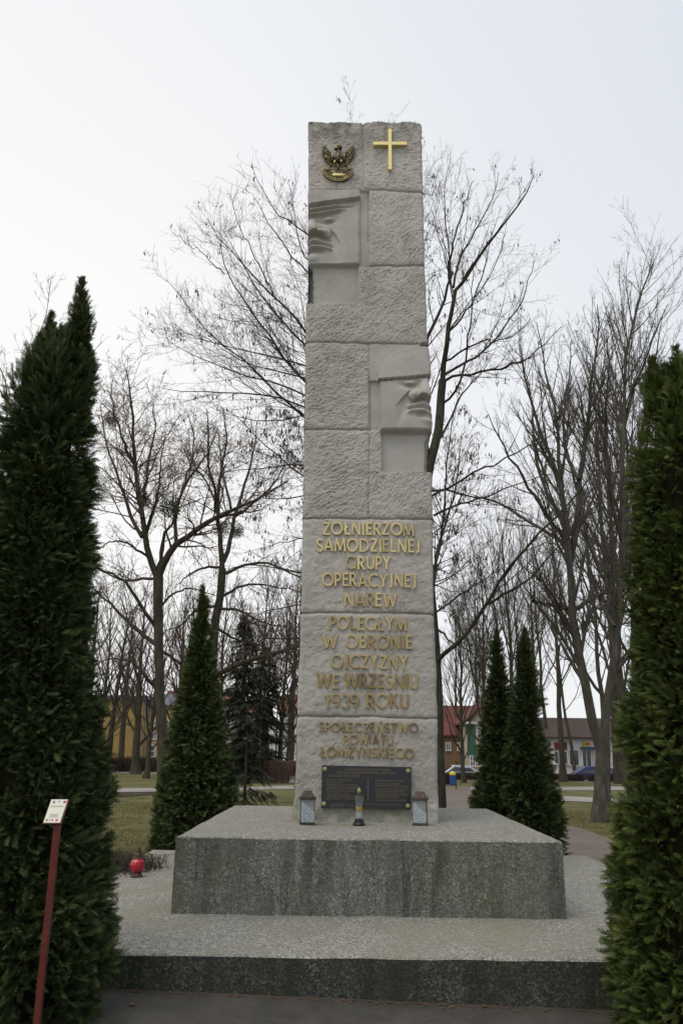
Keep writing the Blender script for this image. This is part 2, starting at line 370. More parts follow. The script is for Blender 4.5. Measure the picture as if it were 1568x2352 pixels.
# ---- plinth tiers (gravel-faced blocks with slightly worn edges)
def tier(name, u0, u1, v0, v1, z0, z1, mt, mf, step=.06, label=None):
    def face(fn, na, nb_):
        a = np.linspace(0, 1, na); b = np.linspace(0, 1, nb_); A, B = np.meshgrid(a, b)
        return fn(A, B).reshape(-1, 3), grid_faces(nb_, na)
    nu, nv, nz_ = int((u1 - u0) / step), int((v1 - v0) / step), max(3, int((z1 - z0) / step) + 1)
    def jit(P):   # worn, uneven faces: same shift for the same point, so edges stay closed
        x, y, z = P[..., 0], P[..., 1], P[..., 2]
        j = np.stack([fbm(vn1, y * 5 + z * 3, z * 7 + 2), fbm(vn2, x * 5 + z * 3, z * 7 + 5), fbm(vn3, x * 5, y * 5)], -1)
        P = P + j * .008
        return P
    ch = .012
    Vs, Fs, mi, n = [], [], [], 0
    def add(fn, na, nb_, k):
        nonlocal n
        V, f = face(fn, na, nb_); V = jit(V); Vs.append(V); Fs.append(f + n); mi.extend([k] * len(f)); n += len(V)
    add(lambda A, B: W(u0 + ch + A * (u1 - u0 - 2 * ch), v0 + ch + B * (v1 - v0 - 2 * ch), z1 + 0 * A), nu, nv, 0)
    add(lambda A, B: W(u0 + A * (u1 - u0), v0 + 0 * A, z0 + B * (z1 - ch - z0)), nu, nz_, 1)
    add(lambda A, B: W(u1 - A * (u1 - u0), v1 + 0 * A, z0 + B * (z1 - ch - z0)), nu, nz_, 1)
    add(lambda A, B: W(u0 + 0 * A, v1 - A * (v1 - v0), z0 + B * (z1 - ch - z0)), nv, nz_, 1)
    add(lambda A, B: W(u1 + 0 * A, v0 + A * (v1 - v0), z0 + B * (z1 - ch - z0)), nv, nz_, 1)
    # chamfers
    add(lambda A, B: W((u0 + A * (u1 - u0)) * (1 - B) + (u0 + ch + A * (u1 - u0 - 2 * ch)) * B, v0 + ch * B, z1 - ch + ch * B), nu, 2, 0)
    add(lambda A, B: W((u1 - A * (u1 - u0)) * (1 - B) + (u1 - ch - A * (u1 - u0 - 2 * ch)) * B, v1 - ch * B, z1 - ch + ch * B), nu, 2, 0)
    add(lambda A, B: W(u0 + ch * B, (v1 - A * (v1 - v0)) * (1 - B) + (v1 - ch - A * (v1 - v0 - 2 * ch)) * B, z1 - ch + ch * B), nv, 2, 0)
    add(lambda A, B: W(u1 - ch * B, (v0 + A * (v1 - v0)) * (1 - B) + (v0 + ch + A * (v1 - v0 - 2 * ch)) * B, z1 - ch + ch * B), nv, 2, 0)
    o = mesh(name, np.vstack(Vs), np.vstack(Fs), [mt, mf], mem, mi=mi)
    if label: o['label'] = label
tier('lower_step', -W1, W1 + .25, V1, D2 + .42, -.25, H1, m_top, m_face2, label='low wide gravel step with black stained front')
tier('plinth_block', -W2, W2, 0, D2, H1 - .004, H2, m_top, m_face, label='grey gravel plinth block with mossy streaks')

# ---- the column: one carved surface
Yk = [278, 436, 450, 603, 640, 697, 712, 785, 800, 862, 880, 945, 988, 1005, 1080, 1084, 1190, 1343, 1440, 1582, 1646, 1755, 1850, 1895]
XLt = np.interp
YL = [270, 603, 690, 697, 780, 975, 1190, 1343, 1439, 1582, 1646, 1755, 1850, 1895]
XL = [708, 707.5, 706.5, 702.5, 701.5, 698.5, 694.8, 692.4, 688.9, 684, 681.7, 678, 673.4, 671.5]
YR = [270, 439, 608, 700, 767, 786, 787, 799, 800, 835, 861, 862, 872, 880, 918, 925, 944, 948, 969, 990, 998, 1012, 1083, 1084, 1191, 1405, 1463, 1629, 1650, 1858, 1895]
XR = [967.2, 971, 975, 978.8, 980.5, 981.7, 982, 982, 984, 987, 989, 984.5, 983.5, 984, 988, 986, 990.5, 990, 993, 992.5, 989, 980, 978.5, 992, 993, 996, 999.5, 1004, 1005, 1006.3, 1007]
z_top = float(PL(np.array([840.]), np.array([280.]))[1][0]); z_bot = H2 - .02
NR, NC, DEP = 1150, 190, 1.05
zr = np.linspace(z_bot, z_top, NR)
# row -> Y in the photo at the column's middle
P = W(0, VC, zr); _, Yrow = proj(P)
uL = PL(np.interp(Yrow, YL, XL), Yrow)[0]; uR = PL(np.interp(Yrow, YR, XR), Yrow)[0]
nzr = fbm(vn1, zr * 9, zr * 0 + 1, 4); uL = uL + .008 * nzr; uR = uR + .008 * fbm(vn2, zr * 9, zr * 0 + 9, 4)
t = np.linspace(0, 1, NC)
Ug = uL[:, None] * (1 - t) + uR[:, None] * t; Zg = np.repeat(zr[:, None], NC, 1)
DX, DY = proj(W(Ug, VC, Zg))
Hh = np.zeros_like(Ug)
def box_m(x0, x1, y0, y1, s=.8):   # soft box in photo units
    return sst(x0 - s, x0 + s, DX) * (1 - sst(x1 - s, x1 + s, DX)) * sst(y0 - s, y0 + s, DY) * (1 - sst(y1 - s, y1 + s, DY))
# rough dressing: every block has its own stroke direction
blocks = [(700, 836, 270, 436, .1, 900), (836, 975, 270, 438, .35, 1100), (848, 985, 438, 608, 1.15, 1300), (826, 985, 608, 788, .9, 1500), (700, 826, 697, 788, 1.0, 900),
          (695, 846, 788, 985, .45, 1700), (692, 848, 985, 1190, .6, 1700), (850, 995, 1084, 1190, 1.0, 700), (848, 876, 985, 1190, .8, 200),
          (680, 1000, 1190, 1410, .5, 700), (675, 1010, 1410, 1648, .45, 700), (670, 1012, 1648, 1893, .7, 700)]
du = (Ug[0, -1] - Ug[0, 0]) / NC; dz = zr[1] - zr[0]
for bi, (x0, x1, y0, y1, ang, n) in enumerate(blocks):
    g = np.random.default_rng(50 + bi); soft = bi >= 9
    def stroke(X, Y, a, ln, wd, dp):
        if not (x0 < X < x1 and y0 < Y < y1): return
        j = int(np.clip(np.searchsorted(-Yrow, -Y), 1, NR - 2)); i = int((X - np.interp(Y, YL, XL)) / (np.interp(Y, YR, XR) - np.interp(Y, YL, XL)) * NC)
        if i < 0 or i >= NC: return
        rj = int(ln * 1.2 / dz) + 2; ri = int(ln * 1.2 / du) + 2
        ja, jb, ia, ib = max(0, j - rj), min(NR, j + rj), max(0, i - ri), min(NC, i + ri)
        zz = (np.arange(ja, jb) - j)[:, None] * dz; uu = (np.arange(ia, ib) - i)[None] * du
        p = uu * math.cos(a) + zz * math.sin(a); q = -uu * math.sin(a) + zz * math.cos(a) + g.normal(0, .12) * p * p / ln + .003 * np.sin(p * 60 + X)
        inside = ((DX[ja:jb, ia:ib] > x0) & (DX[ja:jb, ia:ib] < x1) & (DY[ja:jb, ia:ib] > y0) & (DY[ja:jb, ia:ib] < y1))
        Hh[ja:jb, ia:ib] -= inside * dp * np.exp(-(p / ln) ** 4 * 2) * (np.exp(-(q / wd) ** 2) - .4 * np.exp(-((q + 2.1 * wd) / (1.3 * wd)) ** 2))
    k_ = .4 if soft else .75
    for q_ in range(int(n / (26 if soft else 15))):       # bunches of parallel tool furrows
        X = g.uniform(x0, x1); Y = g.uniform(y0, y1); a = ang + 1.3 * vn3(X / 45 + bi * 5, Y / 45) + g.normal(0, .35); ln0 = g.uniform(.03, .085); sp_ = g.uniform(.011, .02) * 215; fan = g.normal(0, .05)
        for s_ in range(int(g.integers(3, 9))):
            o_ = (s_ - 3) * sp_ / 1.0; jj = g.normal(0, 6)
            stroke(X - o_ * math.sin(a) + jj * math.cos(a), Y - o_ * math.cos(a) - jj * math.sin(a), a + fan * s_, ln0 * g.uniform(.6, 1.2), g.uniform(.0045, .008), g.uniform(.003, .0085) * k_)
    for q_ in range(int(n * .4)):                          # single nicks
        stroke(g.uniform(x0, x1), g.uniform(y0, y1), ang + g.normal(0, .7), g.uniform(.012, .035), g.uniform(.005, .011), g.uniform(.002, .0075) * (.75 if soft else 1))
Hh += .014 * fbm(vn2, Ug * 3.3, Zg * 3.3, 3) + .009 * fbm(vn1, Ug * 22, Zg * 22, 2)
# smooth-dressed strips and panels override the rough dressing
def smooth_to(m, h): 
    global Hh; Hh = Hh * (1 - m) + (h + .004 * fbm(vn3, Ug * 8, Zg * 8, 3)) * m
smooth_to(box_m(826, 847, 438, 607), -.035)
smooth_to(box_m(848, 876, 790, 984), -.045)
smooth_to(box_m(830, 836, 270, 434, 1.5), -.012)
# horizontal and vertical joints
def joint(pts, wpx=1.6, dep=.03, vert=False):
    global Hh
    p = np.array(pts, float)
    if vert: c = np.interp(DY, p[:, 1], p[:, 0]); d = DX - c + 1.2 * vn1(DY / 9, DY * 0 + 3); m = (DY > p[0, 1]) & (DY < p[-1, 1])
    else: c = np.interp(DX, p[:, 0], p[:, 1]); d = DY - c + 2.2 * fbm(vn1, DX / 16, DX * 0 + p[0, 1], 3); m = (DX > p[0, 0]) & (DX < p[-1, 0])
    Hh -= dep * np.exp(-(d / wpx) ** 2) * m + .009 * np.exp(-(d / (wpx * 3.6)) ** 2) * m
joint([(690, 436), (830, 437)], 1.5); joint([(836, 434), (870, 434.5), (990, 442)]); joint([(822, 609), (990, 608.5)]); joint([(690, 785), (760, 786), (960, 789)])
joint([(690, 985), (872, 986)]); joint([(690, 1190), (1000, 1192)]); joint([(680, 1407), (880, 1408), (1000, 1411)]); joint([(670, 1645), (850, 1646), (1010, 1651)])
joint([(834, 270), (836, 436)], 1.3, .014, True); joint([(846, 436), (848, 606)], 1.3, .014, True); joint([(847, 788), (848, 985)], 1.2, .014, True); joint([(849, 985), (846, 1190)], 1.4, .018, True)
# faces carved on the two heads.  A crease: bright swelling above, hollow below
def crease(pts, amp, up, dn, fade=3.0):
    global Hh
    p = np.array(pts, float); c = np.interp(DX, p[:, 0], p[:, 1]); tt = DY - c
    S = np.where(tt < 0, sst(-up, 0, tt), np.where(tt < dn, 1 - 1.5 * sst(0, dn, tt), -.5 * (1 - sst(dn, dn * 3.2, tt))))
    Hh += amp * S * sst(p[0, 0] - fade, p[0, 0] + fade, DX) * (1 - sst(p[-1, 0] - fade, p[-1, 0] + fade, DX))
def f1(x, y): return (700.5 + x / 11.379, 447.8 + y / 11.379)
def f2(x, y): return (844 + x / 9.753, 780.8 + y / 9.753)
face1 = (DX < 823.5 + .0) & (DY > 441) & (DY < 611)
L0 = np.interp(DX, [700, 707.5, 836], [474.8, 474.2, 457.0])
cap = box_m(690, 838, 440, 480) * (DY < L0 + .4)
smooth_to(box_m(690, 823, 441, 604), .004); smooth_to(cap, .06)
smooth_to(box_m(700, 834, 436.5, 442.5, .6), -.045)
und = (DX < 838) & (DY >= L0 - .2) & (DY < L0 + 4); Hh[und] = np.minimum(Hh[und], -.015)
smooth_to(box_m(719, 823, 612, 697), -.06); smooth_to(box_m(690, 718, 610, 696), -.17)
smooth_to(box_m(709, 823, 603.5, 613), .01 - .072 * sst(603.5, 613, DY))
fm = box_m(690, 822.5, 474, 604) * (DY > L0 + 3)
Hh = np.where(fm > .5, 0.0 + .022 * sst(0, 110, DX - 712) - .010 + .003 * fbm(vn3, Ug * 8, Zg * 8, 3), Hh)
T1 = DY - L0
band = (fm > .5) & (DY < 505)
Hh += band * (.035 * np.exp(-((T1 - 8.5) / 2.6) ** 2) * (DX < 821) + .035 * np.exp(-((T1 - 19) / 2.4) ** 2) * (1 - sst(780, 800, DX)) - .03 * np.exp(-((T1 - 13.5) / 1.8) ** 2) - .022 * np.exp(-((T1 - 25) / 3.0) ** 2) * (1 - sst(770, 790, DX)))
def sculpt(fx, fy, mir, mask, eye, sock, w0, ny, yb, wing_, fold, mouth, lipx, chin):
    """half face in relief; fx,fy run in the carving's own drawing units, mir = +1 nose at the left edge, -1 at the right"""
    global Hh
    def cv(pts): p = np.array(pts, float); return np.interp(fx, p[:, 0], p[:, 1])
    def gx_(c, rx, ry, e=1): return np.exp(-(((fx - c[0]) / rx) ** 2 + ((fy - c[1]) / ry) ** 2) ** e)
    h = -.045 * gx_(sock, sock[2], sock[3], 1.5) + .062 * gx_(eye, eye[2], eye[3], 2) 
    lid = eye[1] - eye[3] * 1.25 + .35 * eye[3] * ((fx - eye[0]) / eye[2]) ** 2
    h += .026 * np.exp(-((fy - lid) / 15) ** 2) * gx_(eye, eye[2] * 1.3, 400, 2)
    edge = w0[0] + (fy - ny[0]) * w0[1] * mir; side = 1 - sst(0, 130, (fx - edge) * mir)
    ybc = cv(yb); cut = 1 - sst(-12, 26, fy - ybc)
    nose = .105 * sst(ny[0] - 40, ny[1], fy) * side
    nose = np.maximum(nose, .075 * gx_(wing_, wing_[2], wing_[3], 1.6))
    yc = cv(fold); below = sst(-14, 34, fy - yc) * (1 - sst(260, 620, fy - yc)) * sst(fold[0][0] - 60, fold[0][0] + 190, fx) * (1 - sst(fold[-1][0] - 190, fold[-1][0] + 60, fx))
    h += -.036 * below
    h = np.where(nose * cut > .004, np.maximum(h, h * .3 + nose * cut), h)
    xr = sst(lipx[0], lipx[1], fx * mir)
    wx = 1 - xr
    h -= .030 * np.exp(-((fy - ybc - 55) / 40) ** 2) * sst(-12, 10, fy - ybc) * (1 - sst(yb[0][0] if mir < 0 else yb[-1][0], (yb[0][0] if mir < 0 else yb[-1][0]) + 80 * mir, fx) if mir > 0 else sst(yb[0][0] - 80, yb[0][0], fx))
    m = cv(mouth); t = fy - m
    h += wx * (.040 * np.exp(-((t + 48) / 42) ** 2) * (t < 0) + .040 * np.exp(-((0 + 48) / 42) ** 2) * (t >= 0) * (1 - sst(0, 26, t)) - .022 * np.exp(-((t - 34) / 24) ** 2) + .040 * np.exp(-((t - 100) / 42) ** 2) - .030 * np.exp(-((t - 205) / 52) ** 2) * (1 - sst(lipx[0] - 200, lipx[0] - 60, fx * mir)))
    h += .035 * gx_(chin, chin[2], chin[3], 1.3)
    Hh = Hh + mask * h
sculpt((DX - 700.5) * 11.379, (DY - 447.8) * 11.379, 1, (fm > .5), (600, 640, 135, 48), (545, 650, 270, 115), (150, .34), (600, 960), [(80, 1070), (200, 1005), (330, 985), (450, 1020), (620, 1110)], (450, 985, 165, 105),
       [(320, 800), (520, 840), (660, 900), (780, 1010), (940, 1300)], [(80, 1300), (210, 1245), (450, 1262), (690, 1325)], (640, 760), (150, 1660, 190, 110))
# second head: helmet, face, neck panel
dome = np.interp(DX, [866, 869, 880, 901, 926, 946, 990], [874, 855, 834, 815, 805, 800, 799])
L2 = np.interp(DX, [868, 990], [874.3, 864.0])
hel = (DX > 867) & (DY > dome) & (DY < L2 + .4)
Hh = np.where(hel, .05 + .005 * fbm(vn3, Ug * 9, Zg * 9, 3) + .01 * sst(0, 30, DY - dome), Hh)
above = (DX > 848) & (DY > 790) & (DY <= dome); Hh = np.where(above, -.012 + .004 * fbm(vn1, Ug * 9, Zg * 9, 3), Hh)
smooth_to(box_m(966, 1000, 787.5, 800, .5), -.13)
fm2 = (DX > 872.5 + .02 * (DY - 880)) & (DY >= L2 + .4) & (DY < 986)
Hh = np.where(fm2, .028 - .035 * sst(0, 95, 990 - DX) * 0 + .012 * np.exp(-((DX - 930) / 60) ** 2) + .003 * fbm(vn3, Ug * 8, Zg * 8, 3), Hh)
Hh -= fm2 * .055 * (1 - sst(0, 7, DY - L2)) * 1.0
sculpt((DX - 844) * 9.753, (DY - 780.8) * 9.753, -1, fm2, (945, 992, 120, 40), (960, 1005, 250, 100), (1300, .30), (880, 1260), [(980, 1380), (1100, 1335), (1200, 1295), (1300, 1312), (1450, 1405)], (1130, 1255, 160, 105),
       [(640, 1480), (800, 1290), (920, 1175), (1050, 1110), (1240, 1095)], [(900, 1540), (1000, 1502), (1240, 1500), (1440, 1600)], (-960, -840), (1400, 1800, 170, 110))
smooth_to(box_m(876, 1000, 997, 1083), -.06); smooth_to(box_m(873, 1010, 985.5, 997.5), .03 - .092 * sst(985.5, 997.5, DY))
Hh[(DX > 826) & (DX < 846) & (DY > 440) & (DY < 606) & (Hh > -.02)] = -.034
# worn outer corners
eL = np.abs(Ug - uL[:, None]); eR = np.abs(uR[:, None] - Ug); e = np.minimum(eL, eR)
Hh -= .03 * np.clip(1 - e / .03, 0, 1) ** 2 + .012 * (fbm(vn1, Zg * 6, Zg * 0, 4) + .4) * np.clip(1 - e / .05, 0, 1)
Hh -= .03 * sst(1835, 1893, DY) * (fbm(vn2, Ug * 7, Zg * 7, 3) + .2) * -1
front = W(Ug, VC - Hh, Zg)
# ragged top
ragged = .035 * fbm(vn3, Ug[-1] * 6, Ug[-1] * 0, 4); k = sst(NR - 40, NR - 1, np.arange(NR))
front[..., 2] += k[:, None] * ragged[None] - (k[:, None] * .02 * sst(.93, 1, t)[None])
m_ = 40
tv = np.linspace(0, 1, m_)[1:]
sideR = W(uR[:, None] + .02 * fbm(vn2, Zg[:, :m_ - 1] * 5, tv[None] * 6, 4) * sst(0, .15, tv)[None], VC + tv[None] * DEP, Zg[:, :m_ - 1])
sideL = W(uL[:, None] + .02 * fbm(vn1, Zg[:, :m_ - 1] * 5, tv[None] * 6, 4) * sst(0, .15, tv)[None], VC + tv[None] * DEP, Zg[:, :m_ - 1])
nb_ = 30; tb = np.linspace(0, 1, nb_ + 2)[1:-1]
back = W(uR[:, None] * (1 - tb) + uL[:, None] * tb, VC + DEP + .02 * fbm(vn3, Zg[:, :nb_] * 4, tb[None] * 9, 4), Zg[:, :nb_])
for a, r in ((sideR, ragged[-1]), (sideL, ragged[0]), (back, 0)): a[..., 2] += k[:, None] * (r - .05)
ring = np.concatenate([front, sideR, back, sideL[:, ::-1]], 1); NRG = ring.shape[1]
Vc = ring.reshape(-1, 3)
rr = np.arange(NR - 1)[:, None] * NRG; cc = np.arange(NRG)[None]; c2_ = (cc + 1) % NRG
Q = np.stack([rr + cc, rr + c2_, rr + NRG + c2_, rr + NRG + cc], -1)
isf1 = np.zeros((NR - 1, NRG), bool); isf2 = np.zeros((NR - 1, NRG), bool)
cx_, cy_ = DX[:-1, :-1], DY[:-1, :-1]
isf1[:, :NC - 1] = (cx_ < 823.5) & (cy_ > L0[:-1, :-1] - 30) & (cy_ > 441) & (cy_ < 606)
isf2[:, :NC - 1] = (cx_ > 867) & (cy_ > np.interp(cx_, [866, 869, 880, 901, 926, 946, 990], [874, 855, 834, 815, 805, 800, 799])) & (cy_ < 990)
def sub(mask, name, extra=None, label=None):
    q = Q[mask]; u_, inv = np.unique(q, return_inverse=True); V = Vc[u_]; f = inv.reshape(q.shape)
    fl = f
    o = mesh(name, V, fl, m_stone, mem, smooth=False)
    if label: o['label'] = label
    return o
sub(~(isf1 | isf2), 'pillar', label='pale sandstone pillar with chiselled blocks')
sub(isf1, 'carved_head', label="soldier's face under a peaked cap, looking left")
sub(isf2, 'carved_head', label="soldier's face under a round helmet, looking right")
top = Vc[-NRG:]; c0 = top.mean(0) + [0, 0, -.01]
mesh('pillar_cap', np.vstack([top, c0]), [(i, (i + 1) % NRG, NRG) for i in range(NRG)], m_stone, mem)['label'] = 'rough mossy top of the pillar'

# ---- lettering (strokes in units of cap height)
def arc(cx, cy, rx, ry, a0, a1, n=14):
    return [(cx + rx * math.cos(math.radians(a0 + (a1 - a0) * i / n)), cy + ry * math.sin(math.radians(a0 + (a1 - a0) * i / n))) for i in range(n + 1)]
TK, TN = .19, .15
def bowl(x0, x1, y0, y1):
    ym = (y0 + y1) / 2; r = (y1 - y0) / 2; xb = x1 - r
    return [(x0, y1)] + arc(xb, ym, r, r, 90, -90, 12) + [(x0, y0)]
GL = {
 'A': (.80, [([(.06, 0), (.40, 1)], TN), ([(.40, 1), (.74, 0)], TK), ([(.18, .30), (.62, .30)], TN)]),
 'B': (.60, [([(.10, 0), (.10, 1)], TK), (bowl(.10, .48, .53, .95), TN), (bowl(.10, .55, .05, .53), TN)]),
 'C': (.86, [(arc(.50, .5, .44, .45, 48, 312, 22), TN)]),
 'D': (.86, [([(.10, 0), (.10, 1)], TK), ([(.10, .94), (.34, .94)] + arc(.34, .5, .44, .44, 85, -85, 16) + [(.10, .06)], TN)]),
 'E': (.56, [([(.10, 0), (.10, 1)], TK), ([(.10, .94), (.52, .94)], TN), ([(.10, .52), (.47, .52)], TN), ([(.10, .06), (.54, .06)], TN)]),
 'G': (.92, [(arc(.50, .5, .44, .45, 48, 330, 22), TN), ([(.84, .02), (.84, .46)], TK)]),
 'I': (.24, [([(.12, 0), (.12, 1)], TK)]),
 'J': (.40, [([(.28, 1), (.28, .2)] + arc(.08, .2, .20, .20, 0, -85, 8), TK)]),
 'K': (.70, [([(.10, 0), (.10, 1)], TK), ([(.14, .48), (.58, 1)], TN), ([(.26, .58), (.64, 0)], TK)]),
 'L': (.54, [([(.10, 0), (.10, 1)], TK), ([(.10, .06), (.52, .06)], TN)]),
 'Ł': (.60, [([(.16, 0), (.16, 1)], TK), ([(.16, .06), (.58, .06)], TN), ([(.0, .36), (.36, .66)], TN)]),
 'M': (.98, [([(.07, 0), (.17, 1)], TN), ([(.17, 1), (.49, .08)], TK), ([(.49, .08), (.81, 1)], TN), ([(.81, 1), (.91, 0)], TK)]),
 'N': (.80, [([(.10, 0), (.10, 1)], TN), ([(.10, 1), (.70, 0)], TK), ([(.70, 0), (.70, 1)], TN)]),
 'O': (1.0, [(arc(.50, .5, .44, .45, 0, 360, 30), TN + .01)]),
 'P': (.58, [([(.10, 0), (.10, 1)], TK), (bowl(.10, .53, .44, .95), TN)]),
 'R': (.66, [([(.10, 0), (.10, 1)], TK), (bowl(.10, .53, .48, .95), TN), ([(.28, .48), (.62, 0)], TK)]),
 'S': (.56, [(arc(.29, .73, .22, .21, 40, 250, 12) + arc(.27, .26, .24, .21, 75, -145, 14), TN + .02)]),
 'T': (.62, [([(.31, 0), (.31, 1)], TK), ([(.02, .94), (.60, .94)], TN)]),
 'U': (.74, [([(.10, 1), (.10, .30)] + arc(.37, .30, .27, .25, 180, 360, 14) + [(.64, 1)], TN + .02)]),
 'W': (1.10, [([(.05, 1), (.30, .02)], TK), ([(.30, .02), (.55, .96)], TN), ([(.55, .96), (.80, .02)], TK), ([(.80, .02), (1.05, 1)], TN)]),
 'Y': (.70, [([(.04, 1), (.35, .48)], TK), ([(.66, 1), (.35, .48)], TN), ([(.35, .52), (.35, 0)], TK)]),
 'Z': (.66, [([(.06, .94), (.58, .94)], TN), ([(.57, .94), (.08, .06)], TK), ([(.06, .06), (.62, .06)], TN)]),
 '1': (.36, [([(.20, 0), (.20, 1)], TK), ([(.04, .84), (.20, .96)], TN)]),
 '9': (.68, [(arc(.33, .68, .26, .27, 0, 360, 20), TN), ([(.59, .68)] + arc(.20, .66, .40, .60, 0, -75, 10), TN)]),
 '3': (.60, [(arc(.27, .74, .22, .21, 140, -80, 12), TN), (arc(.27, .28, .26, .24, 85, -150, 14), TN)]),
 ' ': (.34, []), ',': (.16, [([(.10, .12), (.06, -.06)], .11)]),
}
def accent(ch):
    if ch == 'Ż': return 'Z', [([(.28, 1.22), (.40, 1.22)], .13)]
    if ch == 'Ś': return 'S', [([(.26, 1.12), (.42, 1.30)], .09)]
    if ch == 'Ń': return 'N', [([(.36, 1.12), (.54, 1.30)], .09)]
    return ch, []
def ribbon(mb, pts, wd, dep, fn, lift):
    p = np.array(pts, float); closed = np.hypot(*(p[0] - p[-1])) < 1e-6
    if closed: p = p[:-1]
    n = len(p)
    if closed: tg = np.roll(p, -1, 0) - np.roll(p, 1, 0)
    else: tg = np.gradient(p, axis=0)
    tg /= np.hypot(tg[:, 0], tg[:, 1])[:, None] + 1e-9; nn = np.stack([-tg[:, 1], tg[:, 0]], 1) * wd / 2
    a, b = p + nn, p - nn; V = []
    for d, sc in ((0, 1.0), (dep * .75, 1.0), (dep, .78)):
        for q in (p + nn * sc, p - nn * sc): V += [fn(x, y, d + lift) for x, y in q]
    Fs = []; mseg = n if closed else n - 1
    for i in range(mseg):
        j = (i + 1) % n
        for r in range(2):
            o, o2 = r * 2 * n, (r + 1) * 2 * n
            Fs += [(o + i, o + j, o2 + j, o2 + i), (o + n + j, o + n + i, o2 + n + i, o2 + n + j)]
        o2 = 4 * n; Fs += [(o2 + i, o2 + j, o2 + n + j, o2 + n + i), (n + i, n + j, j, i)]
    if not closed:
        for e_ in (0, n - 1):
            Fs += [(e_, n + e_, 3 * n + e_, 2 * n + e_), (2 * n + e_, 3 * n + e_, 5 * n + e_, 4 * n + e_)]
    mb.add(V, Fs)
def word_line(text, x0, x1, yt, yb, name='inscription_line', tint=(0, .4), yshift=0.0, seed=0):
    g = np.random.default_rng(seed); adv = .10
    wtot = sum(GL[accent(c)[0]][0] for c in text) + adv * (len(text) - 1)
    (ua, ub), (z1, z0) = PL(np.array([x0, x1], float), np.array([(yt + yb) / 2] * 2), VC - .02)[0], PL(np.array([(x0 + x1) / 2] * 2), np.array([yt, yb], float), VC - .02)[1]
    sx = (ub - ua) / wtot; sy = z1 - z0; cur = ua; V = []; Fs = []; tn = []; n = 0
    slope = yshift
    for ci, ch in enumerate(text):
        b, acc = accent(ch); wd, st = GL[b]; k = float(g.uniform(*tint)) if g.random() > .12 else min(1, tint[1] + .3)
        ju, jz = g.normal(0, .002), g.normal(0, .003) + slope * (cur - ua)
        for si, (pts, th) in enumerate(list(st) + acc):
            mb = MB()
            ribbon(mb, [(x, y) for x, y in pts], th, .022, lambda x, y, d: W(cur + ju + x * sx, VC + .003 - d, z0 + jz + y * sy), .0015 * si)
            v = np.vstack(mb.V)
            V.append(v); Fs += [tuple(i + n for i in f) for f in mb.F]; n += len(v); tn += [k] * len(v)
        cur += (wd + adv) * sx
    o = mesh(name, np.vstack(V), Fs, m_brass, mem, tint=tn); o['label'] = 'gold letters reading ' + text.strip()
def r3(x, y): return 660.3 + x / 4.201, 1177 + y / 4.201
def ln3(text, xa, xb, ya, yb, tint, sd, nm='inscription_line'):
    (a, y1), (b, y2) = r3(xa, ya), r3(xb, yb); word_line(text, a, b, y1, y2, nm, tint, -.004, sd)
ln3('ŻOŁNIERZOM', 337, 1220, 95, 216, (0, .15), 1); ln3('SAMODZIELNEJ', 280, 1274, 250, 376, (0, .15), 2); ln3('GRUPY', 565, 992, 420, 546, (0, .2), 3)
ln3('OPERACYJNEJ', 331, 1242, 588, 716, (.1, .35), 4); ln3('NAREW', 546, 1052, 776, 908, (.05, .4), 5)
for q_, (xa_, ya_) in enumerate(((452, 826), (494, 824), (1076, 832), (1112, 836))): ln3(',', xa_, xa_ + 18, ya_, ya_ + 28, (.3, .5), 60 + q_, 'quotation_mark')
ln3('POLEGŁYM', 402, 1142, 1002, 1134, (.35, .65), 8); ln3('W', 342, 484, 1181, 1311, (.4, .65), 9); ln3('OBRONIE', 560, 1206, 1181, 1313, (.3, .85), 10)
ln3('OJCZYZNY', 415, 1156, 1372, 1504, (.35, .75), 11); ln3('WE', 278, 502, 1556, 1694, (.55, .85), 12); ln3('WRZEŚNIU', 545, 1262, 1556, 1696, (.55, .9), 13)
ln3('1939', 366, 688, 1748, 1884, (.6, .85), 14); ln3('ROKU', 762, 1170, 1748, 1888, (.55, .85), 15)
def ln4(text, xa, xb, ya, yb, sd): word_line(text, 660.3 + xa / 4.201, 660.3 + xb / 4.201, 1636.3 + ya / 4.201, 1636.3 + yb / 4.201, 'inscription_line', (.6, .95), -.004, sd)
ln4('SPOŁECZEŃSTWO', 297, 1258, 97, 188, 16); ln4('POWIATU', 533, 1018, 212, 306, 17); ln4('ŁOMZYŃSKIEGO', 312, 1222, 334, 432, 18)

# ---- cross
def cpoint(x, y): return 660.3 + x / 4.201, 258.4 + y / 4.201
def bar(mb, x0, x1, y0, y1, d0, d1):
    (ua, ub) = PL(np.array([cpoint(x0, 0)[0], cpoint(x1, 0)[0]]), np.array([cpoint(0, (y0 + y1) / 2)[1]] * 2), VC - .05)[0]
    (za, zb) = PL(np.array([cpoint((x0 + x1) / 2, 0)[0]] * 2), np.array([cpoint(0, y0)[1], cpoint(0, y1)[1]]), VC - .05)[1]
    mb.prism([(ua, zb), (ub, zb), (ub, za), (ua, za)], VC - d0, VC - d1, lambda p, q, v: W(p, v, q))
mb = MB(); bar(mb, 971, 1003, 157, 546, -.01, .052); bar(mb, 826, 971.3, 281, 309, -.01, .050); bar(mb, 1002.7, 1147, 281, 309, -.01, .050)
mb.build('cross', m_gold, mem)
